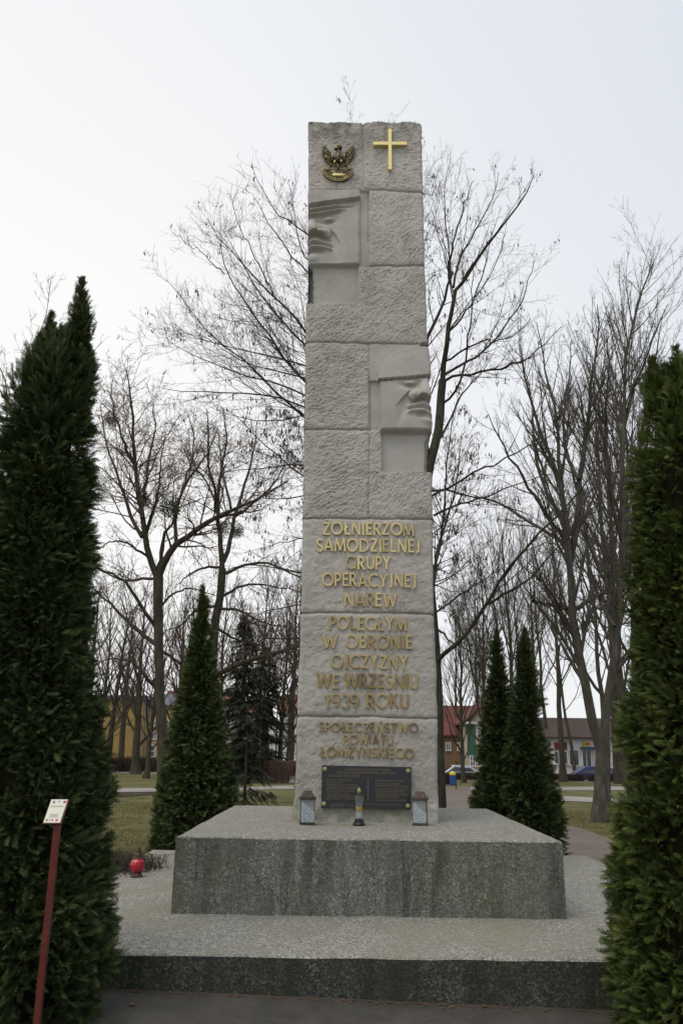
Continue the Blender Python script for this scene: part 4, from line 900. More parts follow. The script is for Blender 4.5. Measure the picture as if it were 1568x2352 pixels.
# ---- the big tree right behind the pillar
g = np.random.default_rng(21); DB = 15.0
T1 = [(1004, 1885, 21), (1004, 1840, 17), (1003, 1700, 15), (1001, 1560, 14.5), (995, 1470, 14), (984, 1330, 13), (976, 1200, 13), (978, 1100, 13), (990, 1040, 12.5), (1006, 1009, 12), (1012, 960, 11), (1011, 910, 10.5), (1016, 872, 9.5)]
b0 = at(1004, 1885, DB); root = thing('seed_key_tree', (b0[0], DB, zg(b0[0], DB)), 'tall bare tree right behind the pillar, its wide crown hung with dry seed keys', 'tree')
TP, TR = trunk_poly(T1, DB)
defs = [
 # right side
 ([(1016, 872), (1018, 837), (1021, 797), (1029, 757), (1036, 717), (1041, 676), (1067, 633), (1093, 606), (1115, 563), (1153, 518), (1174, 491), (1201, 461), (1217, 427), (1225, 402)], .085, .008, -1.5),
 ([(1041, 660), (1048, 617), (1058, 588), (1072, 558), (1093, 526), (1115, 488), (1136, 448), (1144, 394)], .04, .007, 1.2),
 ([(1030, 640), (1032, 596), (1045, 542), (1058, 502), (1069, 461), (1085, 416)], .04, .007, -1),
 ([(1034, 640), (1034, 625), (1030, 555), (1021, 502), (1017, 448), (1035, 360)], .03, .006, 1.5),
 ([(978, 1080), (972, 900), (975, 800), (982, 770), (997, 743), (1014, 708), (1024, 673), (1037, 630)], .08, .035, (0, .6)),
 ([(1033, 759), (1064, 727), (1085, 690), (1104, 649), (1118, 596), (1130, 540)], .035, .006, 2),
 ([(1085, 690), (1115, 655), (1139, 606), (1153, 561), (1165, 500)], .022, .005, (.8, 2.4)),
 ([(1020, 830), (1067, 802), (1115, 786), (1147, 781), (1190, 765), (1215, 735)], .035, .006, -2),
 ([(1018, 862), (1059, 840), (1099, 818), (1136, 781), (1174, 727), (1198, 700), (1214, 636), (1225, 600)], .045, .006, 1.5),
 ([(1016, 878), (1067, 853), (1131, 853), (1185, 840), (1233, 805), (1287, 751)], .045, .006, -.8),
 ([(1012, 930), (1048, 904), (1072, 824), (1080, 743), (1085, 676), (1088, 600)], .04, .006, (0, -2)),
 ([(996, 1184), (1052, 1158), (1104, 1144), (1154, 1125), (1193, 1111), (1270, 1085)], .035, .006, -1.5),
 ([(980, 1128), (1052, 1131), (1108, 1144), (1160, 1158), (1207, 1177), (1250, 1207)], .035, .006, 1),
 ([(990, 1140), (1035, 1118), (1052, 1101), (1108, 1082), (1160, 1052), (1220, 1022), (1290, 985)], .038, .007, -2),
 ([(990, 1415), (1002, 1405), (1075, 1355), (1124, 1322), (1174, 1290)], .035, .007, 1.5),
 ([(1001, 1440), (1025, 1464), (1058, 1487), (1114, 1517)], .035, .007, -1),
 ([(998, 1525), (1012, 1500), (1042, 1494), (1080, 1445), (1118, 1388), (1151, 1322), (1207, 1256), (1273, 1191), (1330, 1130), (1370, 1080)], .066, .012, -2.2),
 ([(1118, 1388), (1160, 1365), (1207, 1339), (1259, 1280), (1299, 1240), (1365, 1174)], .034, .008, (-.8, -2.5)),
 ([(1006, 1010), (1035, 960), (1060, 900), (1110, 850), (1140, 800)], .04, .006, 2.4),
 ([(985, 1330), (1006, 1280), (1018, 1200), (1022, 1100), (1030, 1020), (1042, 940)], .045, .008, -.9),
 # leaders hidden by the pillar
 ([(978, 1110), (950, 1000), (900, 880), (868, 760), (845, 640), (836, 520), (831, 440), (829, 390), (828, 345)], .09, .004, (0, .8)),
 ([(950, 1000), (930, 850), (915, 700), (905, 550), (905, 450), (908, 400), (910, 350)], .06, .004, (.2, -1.5)),
 ([(930, 850), (950, 650), (955, 480), (950, 420), (952, 355)], .04, .004, (.2, 2)),
 # left side
 ([(845, 640), (760, 590), (701, 545), (683, 520), (648, 499), (613, 456), (591, 416), (578, 384)], .04, .005, (.8, -.5)),
 ([(850, 720), (780, 650), (707, 604), (688, 569), (680, 523), (672, 460), (660, 420)], .035, .005, (.6, 2)),
 ([(860, 760), (780, 690), (705, 625), (667, 585), (634, 542), (607, 494), (581, 448)], .04, .005, (.6, -2)),
 ([(880, 900), (790, 830), (701, 762), (658, 714), (626, 676), (591, 641), (559, 609), (516, 572), (495, 534), (476, 502)], .055, .005, (.4, -1)),
 ([(900, 930), (790, 860), (701, 797), (666, 754), (607, 700), (597, 676), (578, 636), (556, 606), (532, 550), (503, 515)], .05, .005, (.4, 1.5)),
 ([(629, 682), (613, 641), (586, 590), (554, 529), (538, 488), (527, 443)], .025, .005, (.2, -1)),
 ([(940, 1020), (800, 950), (696, 888), (666, 845), (634, 794), (599, 743), (572, 703), (543, 673), (516, 628), (508, 590), (505, 520)], .06, .005, (.3, 1)),
 ([(516, 631), (463, 577), (425, 558), (398, 537)], .02, .004, (1, 1.5)),
 ([(960, 1060), (800, 1010), (698, 957), (648, 918), (613, 880), (581, 845), (543, 816), (505, 794), (481, 773), (457, 735), (433, 698), (409, 673)], .055, .005, (.2, -2.2)),
 ([(900, 930), (790, 880), (701, 845), (653, 821), (586, 808), (543, 802), (505, 784), (440, 780), (400, 740)], .04, .004, (.3, 2.5)),
 ([(905, 950), (790, 900), (696, 867), (640, 853), (567, 835), (505, 795), (450, 760)], .04, .004, (.3, -.8)),
 ([(940, 1040), (760, 930), (690, 900), (607, 872), (543, 856), (500, 845), (460, 827), (425, 802), (398, 784), (366, 760)], .045, .004, (.3, .6)),
 ([(965, 1070), (800, 970), (698, 935), (650, 918), (600, 907), (519, 899), (479, 902), (425, 902), (371, 891)], .045, .005, (.2, -2.8)),
 ([(978, 1110), (800, 1030), (698, 957), (646, 927), (590, 881), (540, 850)], .045, .005, (.2, 2)),
 ([(920, 980), (800, 940), (698, 950), (629, 966), (590, 966), (530, 950), (484, 933)], .035, .005, (.3, -1.2)),
 ([(978, 1150), (800, 1140), (698, 1098), (652, 1059), (613, 1029), (577, 986), (547, 953), (498, 930)], .045, .005, (.2, 1.2)),
 ([(977, 1180), (800, 1080), (695, 1065), (646, 1065), (596, 1078), (530, 1078), (490, 1090)], .035, .005, (0, -2.4)),
 ([(976, 1200), (800, 1240), (692, 1236), (662, 1240), (620, 1256), (560, 1270)], .035, .005, (0, 2)),
 ([(978, 1260), (800, 1320), (692, 1326), (613, 1293), (560, 1296), (500, 1320)], .04, .005, (0, -1.5)),
 ([(982, 1300), (820, 1360), (692, 1390), (620, 1400), (560, 1430)], .04, .006, (0, 1.4)),
 ([(985, 1330), (820, 1430), (690, 1470), (610, 1460), (540, 1500)], .045, .006, (0, -1)),
 ([(976, 1180), (860, 1120), (700, 1140), (610, 1150), (560, 1130)], .035, .005, (0, -3)),
 ([(990, 1400), (850, 1490), (700, 1520), (640, 1560), (600, 1600)], .045, .006, (0, -2)),
 # towards and away from the camera
 ([(985, 1330), (960, 1200), (920, 1100), (900, 980)], .06, .01, (0, 4)), ([(990, 1400), (1000, 1280), (1040, 1150), (1060, 1000)], .06, .01, (0, 4.5)),
]
LP, LR = traced(defs, DB, g); LR = LR * .68
def near(X, Y):
    low = ((X > 560) & (X < 705) & (Y > 930) & (Y < 1520)) | ((X > 985) & (X < 1150) & (Y > 860) & (Y < 1480))
    return np.where(low, .2, .035)
finish_tree(root, LP, LR, g, [dict(per_m=3.9, lfac=.38, n=7, ang=(.35, .85), up=.4, wob=.16, lmax=2.2, rr=.38), dict(per_m=5.4, lfac=.45, n=6, ang=(.4, .9), up=.35, wob=.22, lmax=1.1, rr=.5), dict(per_m=6.5, lfac=.42, n=4, ang=(.4, 1.0), up=.2, wob=.25, lmax=.38, rr=.7, lmin=.07)],
            m_bark, m_twig, .0027, TP, TR, key_clusters(near, m_keys, 6, .04, .09, g))
tree_keys_tips = None

# ---- two maples on the left
def tree_traced(name, label, trunk, d, defs, levels, seed, mb_, mt_, tw, group=None, keys=None, n=14):
    g = np.random.default_rng(seed); b = at(trunk[0][0], trunk[0][1], d)
    r = thing(name, (b[0], d, zg(b[0], d)), label, 'tree', group)
    tp, tr = trunk_poly(trunk, d); z = float(zg(b[0], d)); 
    if tp[0, 0, 2] > z: tp[0, 0, 2] = z - .05
    lp, lr = traced(defs, d, g, n); finish_tree(r, lp, lr, g, levels, mb_, mt_, tw, tp, tr, keys(g) if keys else None)
    return r
lev = [dict(per_m=4.0, lfac=.44, n=7, ang=(.5, 1.1), up=.28, wob=.28, lmax=3.0, rr=.36), dict(per_m=6.2, lfac=.5, n=6, ang=(.5, 1.1), up=.2, wob=.3, lmax=1.3, rr=.55), dict(per_m=6.0, lfac=.45, n=4, ang=(.4, 1.1), up=.1, wob=.3, lmax=.5, rr=.7, lmin=.1)]
kA = lambda g: key_clusters(lambda X, Y: np.where(Y < 1320, .5, .2), m_keys, 2, .03, .07, g)
tree_traced('maple_tree', 'bare forked maple carrying mistletoe balls, left of the cone-shaped thuja', [(374, 1885, 15), (374, 1800, 13), (374, 1700, 12), (367, 1600, 11), (365, 1480, 10.5), (363, 1400, 11), (364, 1325, 12)], 22.5, [
 ([(363, 1330), (343, 1283), (333, 1240), (328, 1190), (320, 1141), (313, 1075), (306, 1026), (308, 960), (300, 904), (290, 850)], .10, .01, -1),
 ([(328, 1190), (333, 1141), (339, 1075), (349, 1026), (356, 986), (352, 930)], .06, .01, (-.5, 1.5)),
 ([(326, 1233), (303, 1194), (287, 1141), (267, 1082), (247, 1032), (237, 976), (231, 930)], .06, .01, (-.3, 2)),
 ([(365, 1325), (385, 1276), (405, 1246), (445, 1220), (488, 1194), (530, 1174), (573, 1151), (613, 1131), (662, 1102)], .11, .012, -1.5),
 ([(497, 1190), (547, 1177), (580, 1177), (620, 1160)], .045, .01, (-.8, 1)),
 ([(405, 1243), (399, 1200), (415, 1141), (428, 1105), (474, 1045), (481, 1032), (500, 985)], .06, .01, (-.3, 1.5)),
 ([(494, 1177), (498, 1134), (478, 1072), (478, 993), (474, 937)], .045, .009, (-.8, -2)),
 ([(530, 1167), (511, 1092), (507, 1042), (500, 980)], .04, .009, (-1, .5)),
 ([(365, 1316), (369, 1273), (375, 1230), (395, 1207), (399, 1184), (405, 1130)], .07, .01, 1.2),
 ([(359, 1329), (283, 1335), (234, 1312), (200, 1290)], .045, .01, 2), ([(362, 1450), (323, 1388), (290, 1335), (267, 1322), (210, 1295)], .065, .01, -1.5),
 ([(364, 1485), (310, 1444), (267, 1401), (231, 1365), (190, 1330)], .07, .01, 1.5), ([(367, 1590), (333, 1550), (300, 1517), (263, 1510), (221, 1523)], .065, .01, -1),
 ([(366, 1490), (402, 1517), (430, 1530), (470, 1520)], .05, .01, 1), ([(313, 1075), (285, 1020), (262, 950), (255, 880)], .04, .008, (-1, -2.5)), ([(415, 1141), (440, 1060), (448, 1000), (430, 940)], .04, .008, (.4, 2)),
 ([(343, 1283), (300, 1250), (262, 1240), (225, 1260)], .04, .009, -2), ([(363, 1400), (400, 1360), (440, 1350), (500, 1370)], .04, .009, 2.2),
 ([(333, 1240), (360, 1150), (372, 1060), (380, 990)], .045, .009, (0, 3))], lev, 31, m_bark2, m_twigr, .0045, 'maples on the left lawn', kA)
tree_traced('maple_tree', 'darker maple rising behind the cone-shaped thuja', [(470, 1880, 13), (478, 1700, 11), (487, 1560, 10), (494, 1421, 9.5), (507, 1372, 9.5), (511, 1306, 9)], 25, [
 ([(511, 1310), (504, 1223), (498, 1157), (508, 1090), (520, 1010), (515, 950)], .09, .01, -1), ([(513, 1290), (530, 1240), (537, 1190), (560, 1120), (585, 1040), (590, 970)], .08, .01, 1.5),
 ([(505, 1303), (465, 1303), (432, 1322), (400, 1350)], .05, .01, 1), ([(511, 1320), (563, 1296), (613, 1293), (692, 1326), (740, 1330)], .055, .01, -1.5),
 ([(507, 1372), (560, 1340), (620, 1345), (690, 1360)], .05, .01, 2), ([(487, 1555), (530, 1535), (563, 1520), (629, 1500), (700, 1480), (760, 1470)], .09, .03, -.5),
 ([(500, 1400), (550, 1400), (600, 1430), (660, 1440)], .05, .01, -2), ([(537, 1190), (580, 1160), (640, 1100), (665, 1030)], .045, .009, (1, -1)), ([(498, 1157), (470, 1100), (440, 1060), (430, 990)], .04, .009, (0, 2)),
 ([(500, 1390), (450, 1400), (410, 1440), (380, 1450)], .045, .01, -1), ([(495, 1440), (540, 1470), (600, 1480), (650, 1520)], .045, .01, 2.5)], lev, 32, m_bark2, m_twigr, .0045, 'maples on the left lawn', kA)
# mistletoe and a witches' broom
def ball(X, Y, d, rpx, m, label, seed, name='mistletoe'):
    g = np.random.default_rng(seed); c = at(X, Y, d); r = rpx * d / F; n = 900
    dr = g.normal(size=(n, 3)); dr /= np.linalg.norm(dr, axis=1)[:, None]; pos = c + dr * (r * g.uniform(.0, .9, n) ** .6)[:, None]
    V, F_, T = sprays(pos, dr + g.normal(size=(n, 3)) * .5, g.normal(size=(n, 3)), r * g.uniform(.16, .3, n), g.uniform(.2, .8, n), g)
    tag(mesh(name, V, F_, m, tint=T, origin=c), label, 'mistletoe', 'mistletoe balls in the left trees' if name == 'mistletoe' else None)
ball(392, 1164, 22.2, 26, m_mist, 'large round green mistletoe ball beside the fork of the left maple', 1); ball(330, 1148, 22.3, 19, m_mist, 'smaller green mistletoe clump left of the large ball', 2)
ball(508, 1215, 24.6, 19, m_mist, 'green mistletoe ball on the darker maple, nearest its trunk', 3); ball(545, 1220, 25.2, 17, m_mist, 'green mistletoe ball right of the darker maple trunk', 4)
ball(256, 963, 23, 22, m_deadm, 'brown dried mistletoe ball high in the left maple top', 5)

# ---- forked lime tree on the right lawn
bC = gnd(1380, 1889); dC = float(bC[1])
levC = [dict(per_m=3.0, lfac=.36, n=7, ang=(.3, .7), up=.6, wob=.14, lmax=2.8, rr=.5), dict(per_m=4.2, lfac=.4, n=6, ang=(.35, .8), up=.5, wob=.2, lmax=1.1, rr=.6), dict(per_m=5.0, lfac=.42, n=4, ang=(.4, .9), up=.3, wob=.25, lmax=.42, rr=.7, lmin=.08)]
tree_traced('lime_tree', 'bare forked lime with pale flaking trunk on the right lawn', [(1382, 1900, 27), (1381, 1875, 20), (1382, 1795, 16.5), (1384, 1719, 16), (1378, 1675, 17)], dC, [
 ([(1380, 1730), (1374, 1690), (1357, 1644), (1338, 1568), (1327, 1511), (1319, 1471), (1309, 1405), (1309, 1339), (1305, 1273), (1300, 1200), (1292, 1157), (1286, 1092), (1266, 1045), (1240, 986), (1223, 943), (1213, 894), (1203, 861), (1195, 790)], .13, .012, -.6),
 ([(1290, 1120), (1282, 1042), (1279, 960), (1256, 877), (1245, 800), (1230, 740)], .06, .008, 1.5), ([(1307, 1290), (1322, 1223), (1328, 1141), (1328, 1101), (1338, 1042), (1348, 976), (1355, 927), (1358, 861), (1375, 780), (1372, 700)], .10, .008, -1.5),
 ([(1328, 1101), (1300, 1040), (1290, 960), (1305, 860), (1310, 780)], .05, .008, (-.8, .5)), ([(1309, 1401), (1259, 1388), (1220, 1382)], .07, .03, -.5), ([(1318, 1400), (1361, 1372), (1424, 1352), (1470, 1345)], .065, .01, 1.2),
 ([(1300, 1245), (1256, 1190), (1220, 1131), (1187, 1075), (1141, 1003), (1120, 950)], .06, .008, -2), ([(1300, 1200), (1249, 1125), (1233, 1059), (1223, 976), (1220, 910), (1200, 830)], .055, .008, 1), ([(1299, 1250), (1216, 1197), (1147, 1157), (1075, 1134)], .055, .008, 2),
 ([(1384, 1720), (1388, 1680), (1391, 1651), (1399, 1587), (1410, 1523), (1404, 1487), (1414, 1421), (1427, 1355), (1431, 1256), (1424, 1157), (1427, 1059), (1434, 960), (1437, 861), (1440, 760), (1480, 650), (1500, 600)], .12, .01, 1),
 ([(1427, 1355), (1445, 1250), (1462, 1130), (1470, 1000), (1500, 860), (1520, 720)], .08, .008, (.5, 2)), ([(1431, 1256), (1400, 1150), (1395, 1050), (1385, 950), (1400, 840), (1390, 760)], .07, .008, (.5, -1.5)),
 ([(1410, 1440), (1375, 1380), (1350, 1300), (1345, 1220)], .055, .008, 1.5), ([(1434, 960), (1460, 880), (1490, 800), (1530, 700)], .05, .007, (1, -1)), ([(1338, 1568), (1300, 1500), (1270, 1450), (1250, 1380)], .06, .01, 2), ([(1305, 1273), (1340, 1190), (1372, 1120), (1385, 1050)], .06, .008, (0, 2.5)),
 ([(1319, 1471), (1290, 1400), (1250, 1340), (1190, 1290)], .055, .008, -2.2)], levC, 41, m_bark3, m_twig, .0042, 'bare limes on the right', None)

# ---- procedural bare trees farther off
def wild_tree(name, base, H, r, label, cat='tree', group=None, seed=0, lean=0.0, fork=.38, spread=.34, upr=.5, mb_=None, mt_=None, tw=.006, dens=1.0, nl=20, caps=(2200, 9000, 16000)):
    g = np.random.default_rng(seed); base = np.array(base, float); root = thing(name, base, label, cat, group)
    n = 16; z = np.linspace(-.05, H * .82, n); P = base + np.stack([lean * z + .02 * H * np.cumsum(g.normal(0, .12, n)), .02 * H * np.cumsum(g.normal(0, .12, n)), z], 1); P[0, :2] = base[:2]
    R = r * (1 - .86 * (np.clip(z / (H * .82), 0, 1)) ** .9); R[0] *= 1.5
    lim, lr = [], []
    for i in range(nl):
        t = fork * .75 + (1 - fork * .75) * (i / nl) ** .85; f = t * (n - 1); k = min(int(f), n - 2); b = P[k] * (1 - f + k) + P[k + 1] * (f - k)
        az = i * 2.4 + g.uniform(-.5, .5); inc = g.uniform(.5, .95) * (1 - .35 * t); ln = H * spread * (1.25 - .75 * t) * g.uniform(.75, 1.2)
        d = np.array([math.cos(az) * math.sin(inc), math.sin(az) * math.sin(inc), math.cos(inc)]); q = [b]
        for s in range(13):
            d = d + np.array([0, 0, upr / 13]) + g.normal(size=3) * .09; d /= np.linalg.norm(d); q.append(q[-1] + d * ln / 13)
        lim.append(q); rb = R[k] * g.uniform(.3, .5); lr.append(np.linspace(rb, tw * 1.3, 14))
    finish_tree(root, np.array(lim), np.array(lr), g, [dict(per_m=1.9 * dens, lfac=.42, n=6, ang=(.35, .85), up=upr, wob=.2, rr=.5, lmax=3, cap=caps[0]), dict(per_m=3.2 * dens, lfac=.45, n=5, ang=(.35, .9), up=upr * .8, wob=.25, rr=.6, lmax=1.3, cap=caps[1]), dict(per_m=3.6 * dens, lfac=.5, n=4, ang=(.4, 1), up=.2, wob=.3, rr=.7, lmin=.18, lmax=.6, cap=caps[2])],
                mb_ or m_bark2, mt_ or m_twig, tw, P[None], R[None])
    return root
def copy_tree(src, loc, rz, sc, label, group=None):
    r = src.copy(); COL.objects.link(r); r.location = tuple(float(v) for v in loc); r.rotation_euler = (0, 0, rz); r.scale = (sc, sc, sc * 1.0); r['label'] = label
    if group: r['group'] = group
    for ch in list(src.children):
        c = ch.copy(); COL.objects.link(c); c.parent = r
    return r
def height_for(base, Ytop):
    X, _ = proj(base[None]); p = at(float(X[0]), Ytop, float(base[1])); return float(p[2] - base[2])
GR = 'bare trees along the far edge of the right lawn'; GLf = 'bare trees along the far edge of the left lawn'
def wt(X, Y, Yt, r, label, seed, gname, name='far_tree', **k):
    b = gnd(X, Y); return wild_tree(name, b, height_for(b, Yt), r, label, 'tree', gname, seed, **k), b
pa, ba = wt(1262, 1793, 1150, .22, 'leaning far tree just right of the two slim thujas', 51, GR, lean=-.02, fork=.5, spread=.30, upr=.9)
pb, bb = wt(1293, 1796, 1060, .2, 'straight far tree left of the forked lime, by the shop window', 52, GR, lean=.015, fork=.45, spread=.28, upr=.9)
pc, bc_ = wt(1324, 1796, 1180, .17, 'slanting far tree in front of the shop door', 53, GR, lean=-.1, fork=.4, spread=.32, upr=.8)
Hc = height_for(ba, 1150); Hb = height_for(bb, 1060)
for X, Y, Yt, src, rz, Hs, lab in [(1235, 1792, 1120, pa, 1.9, Hc, 'far tree whose stem shows between the two slim thujas'), (1160, 1790, 1190, pb, 3.1, Hb, 'far tree directly behind the two slim thujas'), (1100, 1788, 1210, pa, 4.2, Hc, 'far tree over the green-fronted house'),
        (1050, 1786, 1330, pb, .7, Hb, 'smaller far tree over the red roofed house'), (1425, 1800, 760, pb, 5.1, Hb, 'tall far tree between the forked lime and the right thuja'), (1475, 1798, 690, pa, 2.6, Hc, 'tallest far tree, rising over the right thuja tips'),
        (1545, 1796, 800, pb, 1.2, Hb, 'far tree behind the right thuja'), (1400, 1786, 980, pa, .4, Hc, 'far tree behind the right stem of the forked lime'), (1205, 1786, 1230, pb, 2.2, Hb, 'short far tree behind the right slim thuja')]:
    b = gnd(X, Y); copy_tree(src, b, rz, height_for(b, Yt) / Hs, lab)
pd, bd = wt(245, 1774, 1330, .26, 'leaning far tree in front of the yellow building', 61, GLf, lean=.06, fork=.35, spread=.33, upr=.6, mt_=m_twigr)
pe, be = wt(312, 1778, 1300, .3, 'stout far tree forking low before the yellow building', 62, GLf, lean=.0, fork=.2, spread=.36, upr=.7, mt_=m_twigr)
Hd = height_for(bd, 1330); He = height_for(be, 1300)
for X, Y, Yt, src, rz, Hs, lab in [(275, 1770, 1340, pd, 2.0, Hd, 'slim far tree between the leaning and the stout one'), (410, 1772, 1320, pe, 1.0, He, 'far tree behind the cone-shaped thuja'), (445, 1776, 1290, pd, 3.3, Hd, 'far tree right behind the forked maple'), (545, 1778, 1330, pe, 4.4, He, 'far tree behind the dark spruces'),
        (607, 1776, 1350, pd, 5.2, Hd, 'far tree left of the street lamp'), (662, 1774, 1300, pe, 2.7, He, 'far tree between the street lamp and the pillar'), (190, 1776, 1290, pe, 5.5, He, 'far tree behind the edge of the left thuja'), (120, 1770, 1250, pd, 1.1, Hd, 'far tree wholly behind the left thuja')]:
    b = gnd(X, Y); copy_tree(src, b, rz, height_for(b, Yt) / Hs, lab)
pf, bf = wt(1120, 1802, 1180, .15, 'many-stemmed thin tree behind the left slim thuja', 55, GR, fork=.15, spread=.42, upr=1.3, nl=34, tw=.0055)
Hf = height_for(bf, 1180)
for X, Y, Yt, src, rz, Hs, lab in [(1065, 1798, 1290, pf, 1.0, Hf, 'bushy thin tree above the litter bin'), (1185, 1804, 1100, pf, 2.3, Hf, 'bushy thin tree between the slim thuja tips'), 
        (1450, 1806, 740, pf, .5, Hf, 'bushy tall tree close beside the right thuja'), (1520, 1800, 700, pf, 1.9, Hf, 'bushy tall tree over the right thuja tips')]:
    b = gnd(X, Y); copy_tree(src, b, rz, height_for(b, Yt) / Hs, lab)
pg, bg_ = wt(335, 1788, 1310, .16, 'thin brown tree between the stout tree and the forked maple', 63, GLf, fork=.2, spread=.40, upr=.9, nl=32, mt_=m_twigr, tw=.008)
Hg = height_for(bg_, 1310)
for X, Y, Yt, src, rz, Hs, lab in [(222, 1786, 1300, pg, 1.2, Hg, 'thin brown tree beside the left thuja'), (430, 1788, 1330, pg, 2.9, Hg, 'thin brown tree hidden by the cone-shaped thuja'), (500, 1790, 1290, pg, 4.1, Hg, 'thin brown tree between cone-shaped thuja and spruces'), (585, 1788, 1260, pg, 5.0, Hg, 'thin brown tree rising over the dark spruces'),
        (640, 1790, 1300, pg, .3, Hg, 'thin brown tree directly behind the street lamp'), (690, 1788, 1250, pg, 3.6, Hg, 'thin brown tree touching the left edge of the pillar')]:
    b = gnd(X, Y); copy_tree(src, b, rz, height_for(b, Yt) / Hs, lab)
b = at(-70, 1800, 26.0); b[2] = zg(b[0], 26.); wild_tree('bare_tree', b, height_for(b, 700), .25, 'faint bare crown at the left edge of the photo, beyond the left thuja', 'tree', None, 71, fork=.35, spread=.42, upr=.5)

# ---- spruces
def spruce(base, H, rad, label, seed, d0=.12, dens=1.0, group=None):
    g = np.random.default_rng(seed); root = thing('spruce', base, label, 'conifer', group); base = np.array(base)
    mb = MB(); mb.lathe(tuple(base - [0, 0, .05]), [(H * .018, 0), (H * .012, H * .5), (.01, H * .98)], 8); mb.build('trunk', m_bark2, root)
    nb = int(H * 16 * dens); t = np.sort(g.random(nb)) ** .85; az = g.uniform(0, 6.283, nb); L_ = rad * (1 - t) ** .85 * g.uniform(.7, 1.15, nb) + .08
    P, D_, Nn, S_, T_ = [], [], [], [], []
    for i in range(nb):
        m = max(4, int(L_[i] / .11)); s = np.linspace(.15, 1, m); r = s * L_[i]; dz = -.42 * r + .16 * r * r / max(L_[i], .2)
        c = np.stack([np.cos(az[i]) * r, np.sin(az[i]) * r, d0 * H + (1 - d0) * H * t[i] + dz], 1)
        for sg in (-1, 1):
            a = az[i] + sg * g.uniform(.3, .9, m); P.append(base + c); D_.append(np.stack([np.cos(a), np.sin(a), g.normal(-.45, .25, m)], 1)); Nn.append(g.normal(size=(m, 3)) * .4 + [0, 0, 1]); S_.append(np.full(m, .2) * g.uniform(.8, 1.4, m) * (1 if H < 6 else 1.6)); T_.append(g.uniform(.1, .8, m))
    V, F_, T = sprays(np.vstack(P), np.vstack(D_), np.vstack(Nn), np.concatenate(S_), np.concatenate(T_), g); mesh('foliage', V, F_, m_spruce, root, tint=T)
b = at(560, 1868, 16.5); b[2] = zg(b[0], 16.5); spruce(b, height_for(b, 1640), .62, 'small drooping spruce beside the cone-shaped thuja', 81, .02, 1.6)
b = gnd(548, 1797); spruce(b, height_for(b, 1410), 1.9, 'big dark spruce left of the street lamp', 82, .05, 1.5, 'dark spruces on the left')
b = gnd(600, 1792); spruce(b, height_for(b, 1480), 2.0, 'broad dark spruce just behind the street lamp', 83, .06, 1.4, 'dark spruces on the left')
b = gnd(1045, 1787); spruce(b, height_for(b, 1702), 1.5, 'small dark spruce below the red roof', 84, .0, 1.4)

# ================================================================== SMALL THINGS
I3 = np.eye(3)
def rotz(a): c, s_ = math.cos(a), math.sin(a); return np.array([[c, -s_, 0], [s_, c, 0], [0, 0, 1]])
def rotx(a): c, s_ = math.cos(a), math.sin(a); return np.array([[1, 0, 0], [0, c, -s_], [0, s_, c]])
# ---- square grave lanterns on the plinth
def lantern(Xc, Yb, wpx, label, rz, flip):
    p = onz(Xc, Yb, H2); k = p[1] / F * 1.0 * .985; w_ = wpx * k * .92; r = thing('grave_lantern', p, label, 'lantern', 'square lanterns on the plinth'); R = rotz(rz)
    h = .0333 * 8.7 / 8.7
    H_ = 71 * k
    mb = MB(); mb.box(p + [0, 0, H_ * .035], (w_ * .95, w_ * .95, H_ * .07), R); mb.build('base', m_rust, r)
    mb = MB(); mb.box(p + [0, 0, H_ * .40], (w_ * .84, w_ * .84, H_ * .66), R); g_ = mb.build('glass', m_greyglass, r)
    hw = w_ * .425; z0_, z1_ = p[2] + H_ * .09, p[2] + H_ * .715; s = -1 if flip else 1
    mb = MB(); poly = [(-hw, z0_), (hw, z0_), (hw, z0_ + (z1_ - z0_) * .45), (-hw, z1_)]
    mb.prism(poly, -hw - .001, -hw - .006, lambda a, b, c: p * [1, 1, 0] + R @ np.array([a, c, 0]) + [0, 0, b]); mb.build('patterned_panel', m_frost, r)
    for sx_ in (-1, 1):
        for sy_ in (-1, 1):
            mb = MB(); mb.box(p + R @ np.array([sx_ * hw, sy_ * hw, 0]) + [0, 0, H_ * .4], (.006, .006, H_ * .66), R); mb.build('corner_bar', m_rust, r)
    mb = MB(); mb.box(p + [0, 0, H_ * .77], (w_ * 1.04, w_ * 1.04, H_ * .07), R); mb.box(p + [0, 0, H_ * .875], (w_ * .92, w_ * .92, H_ * .14), R, .62); mb.box(p + [0, 0, H_ * .965], (w_ * .55, w_ * .55, H_ * .035), R, .9)
    mb.build('lid', m_rust, r)
lantern(705, 1894, 37, 'rusty square lantern at the left foot of the pillar', .12, False)
lantern(965, 1896, 36, 'square lantern with a cracked pattern at the right foot of the pillar', -.18, False)
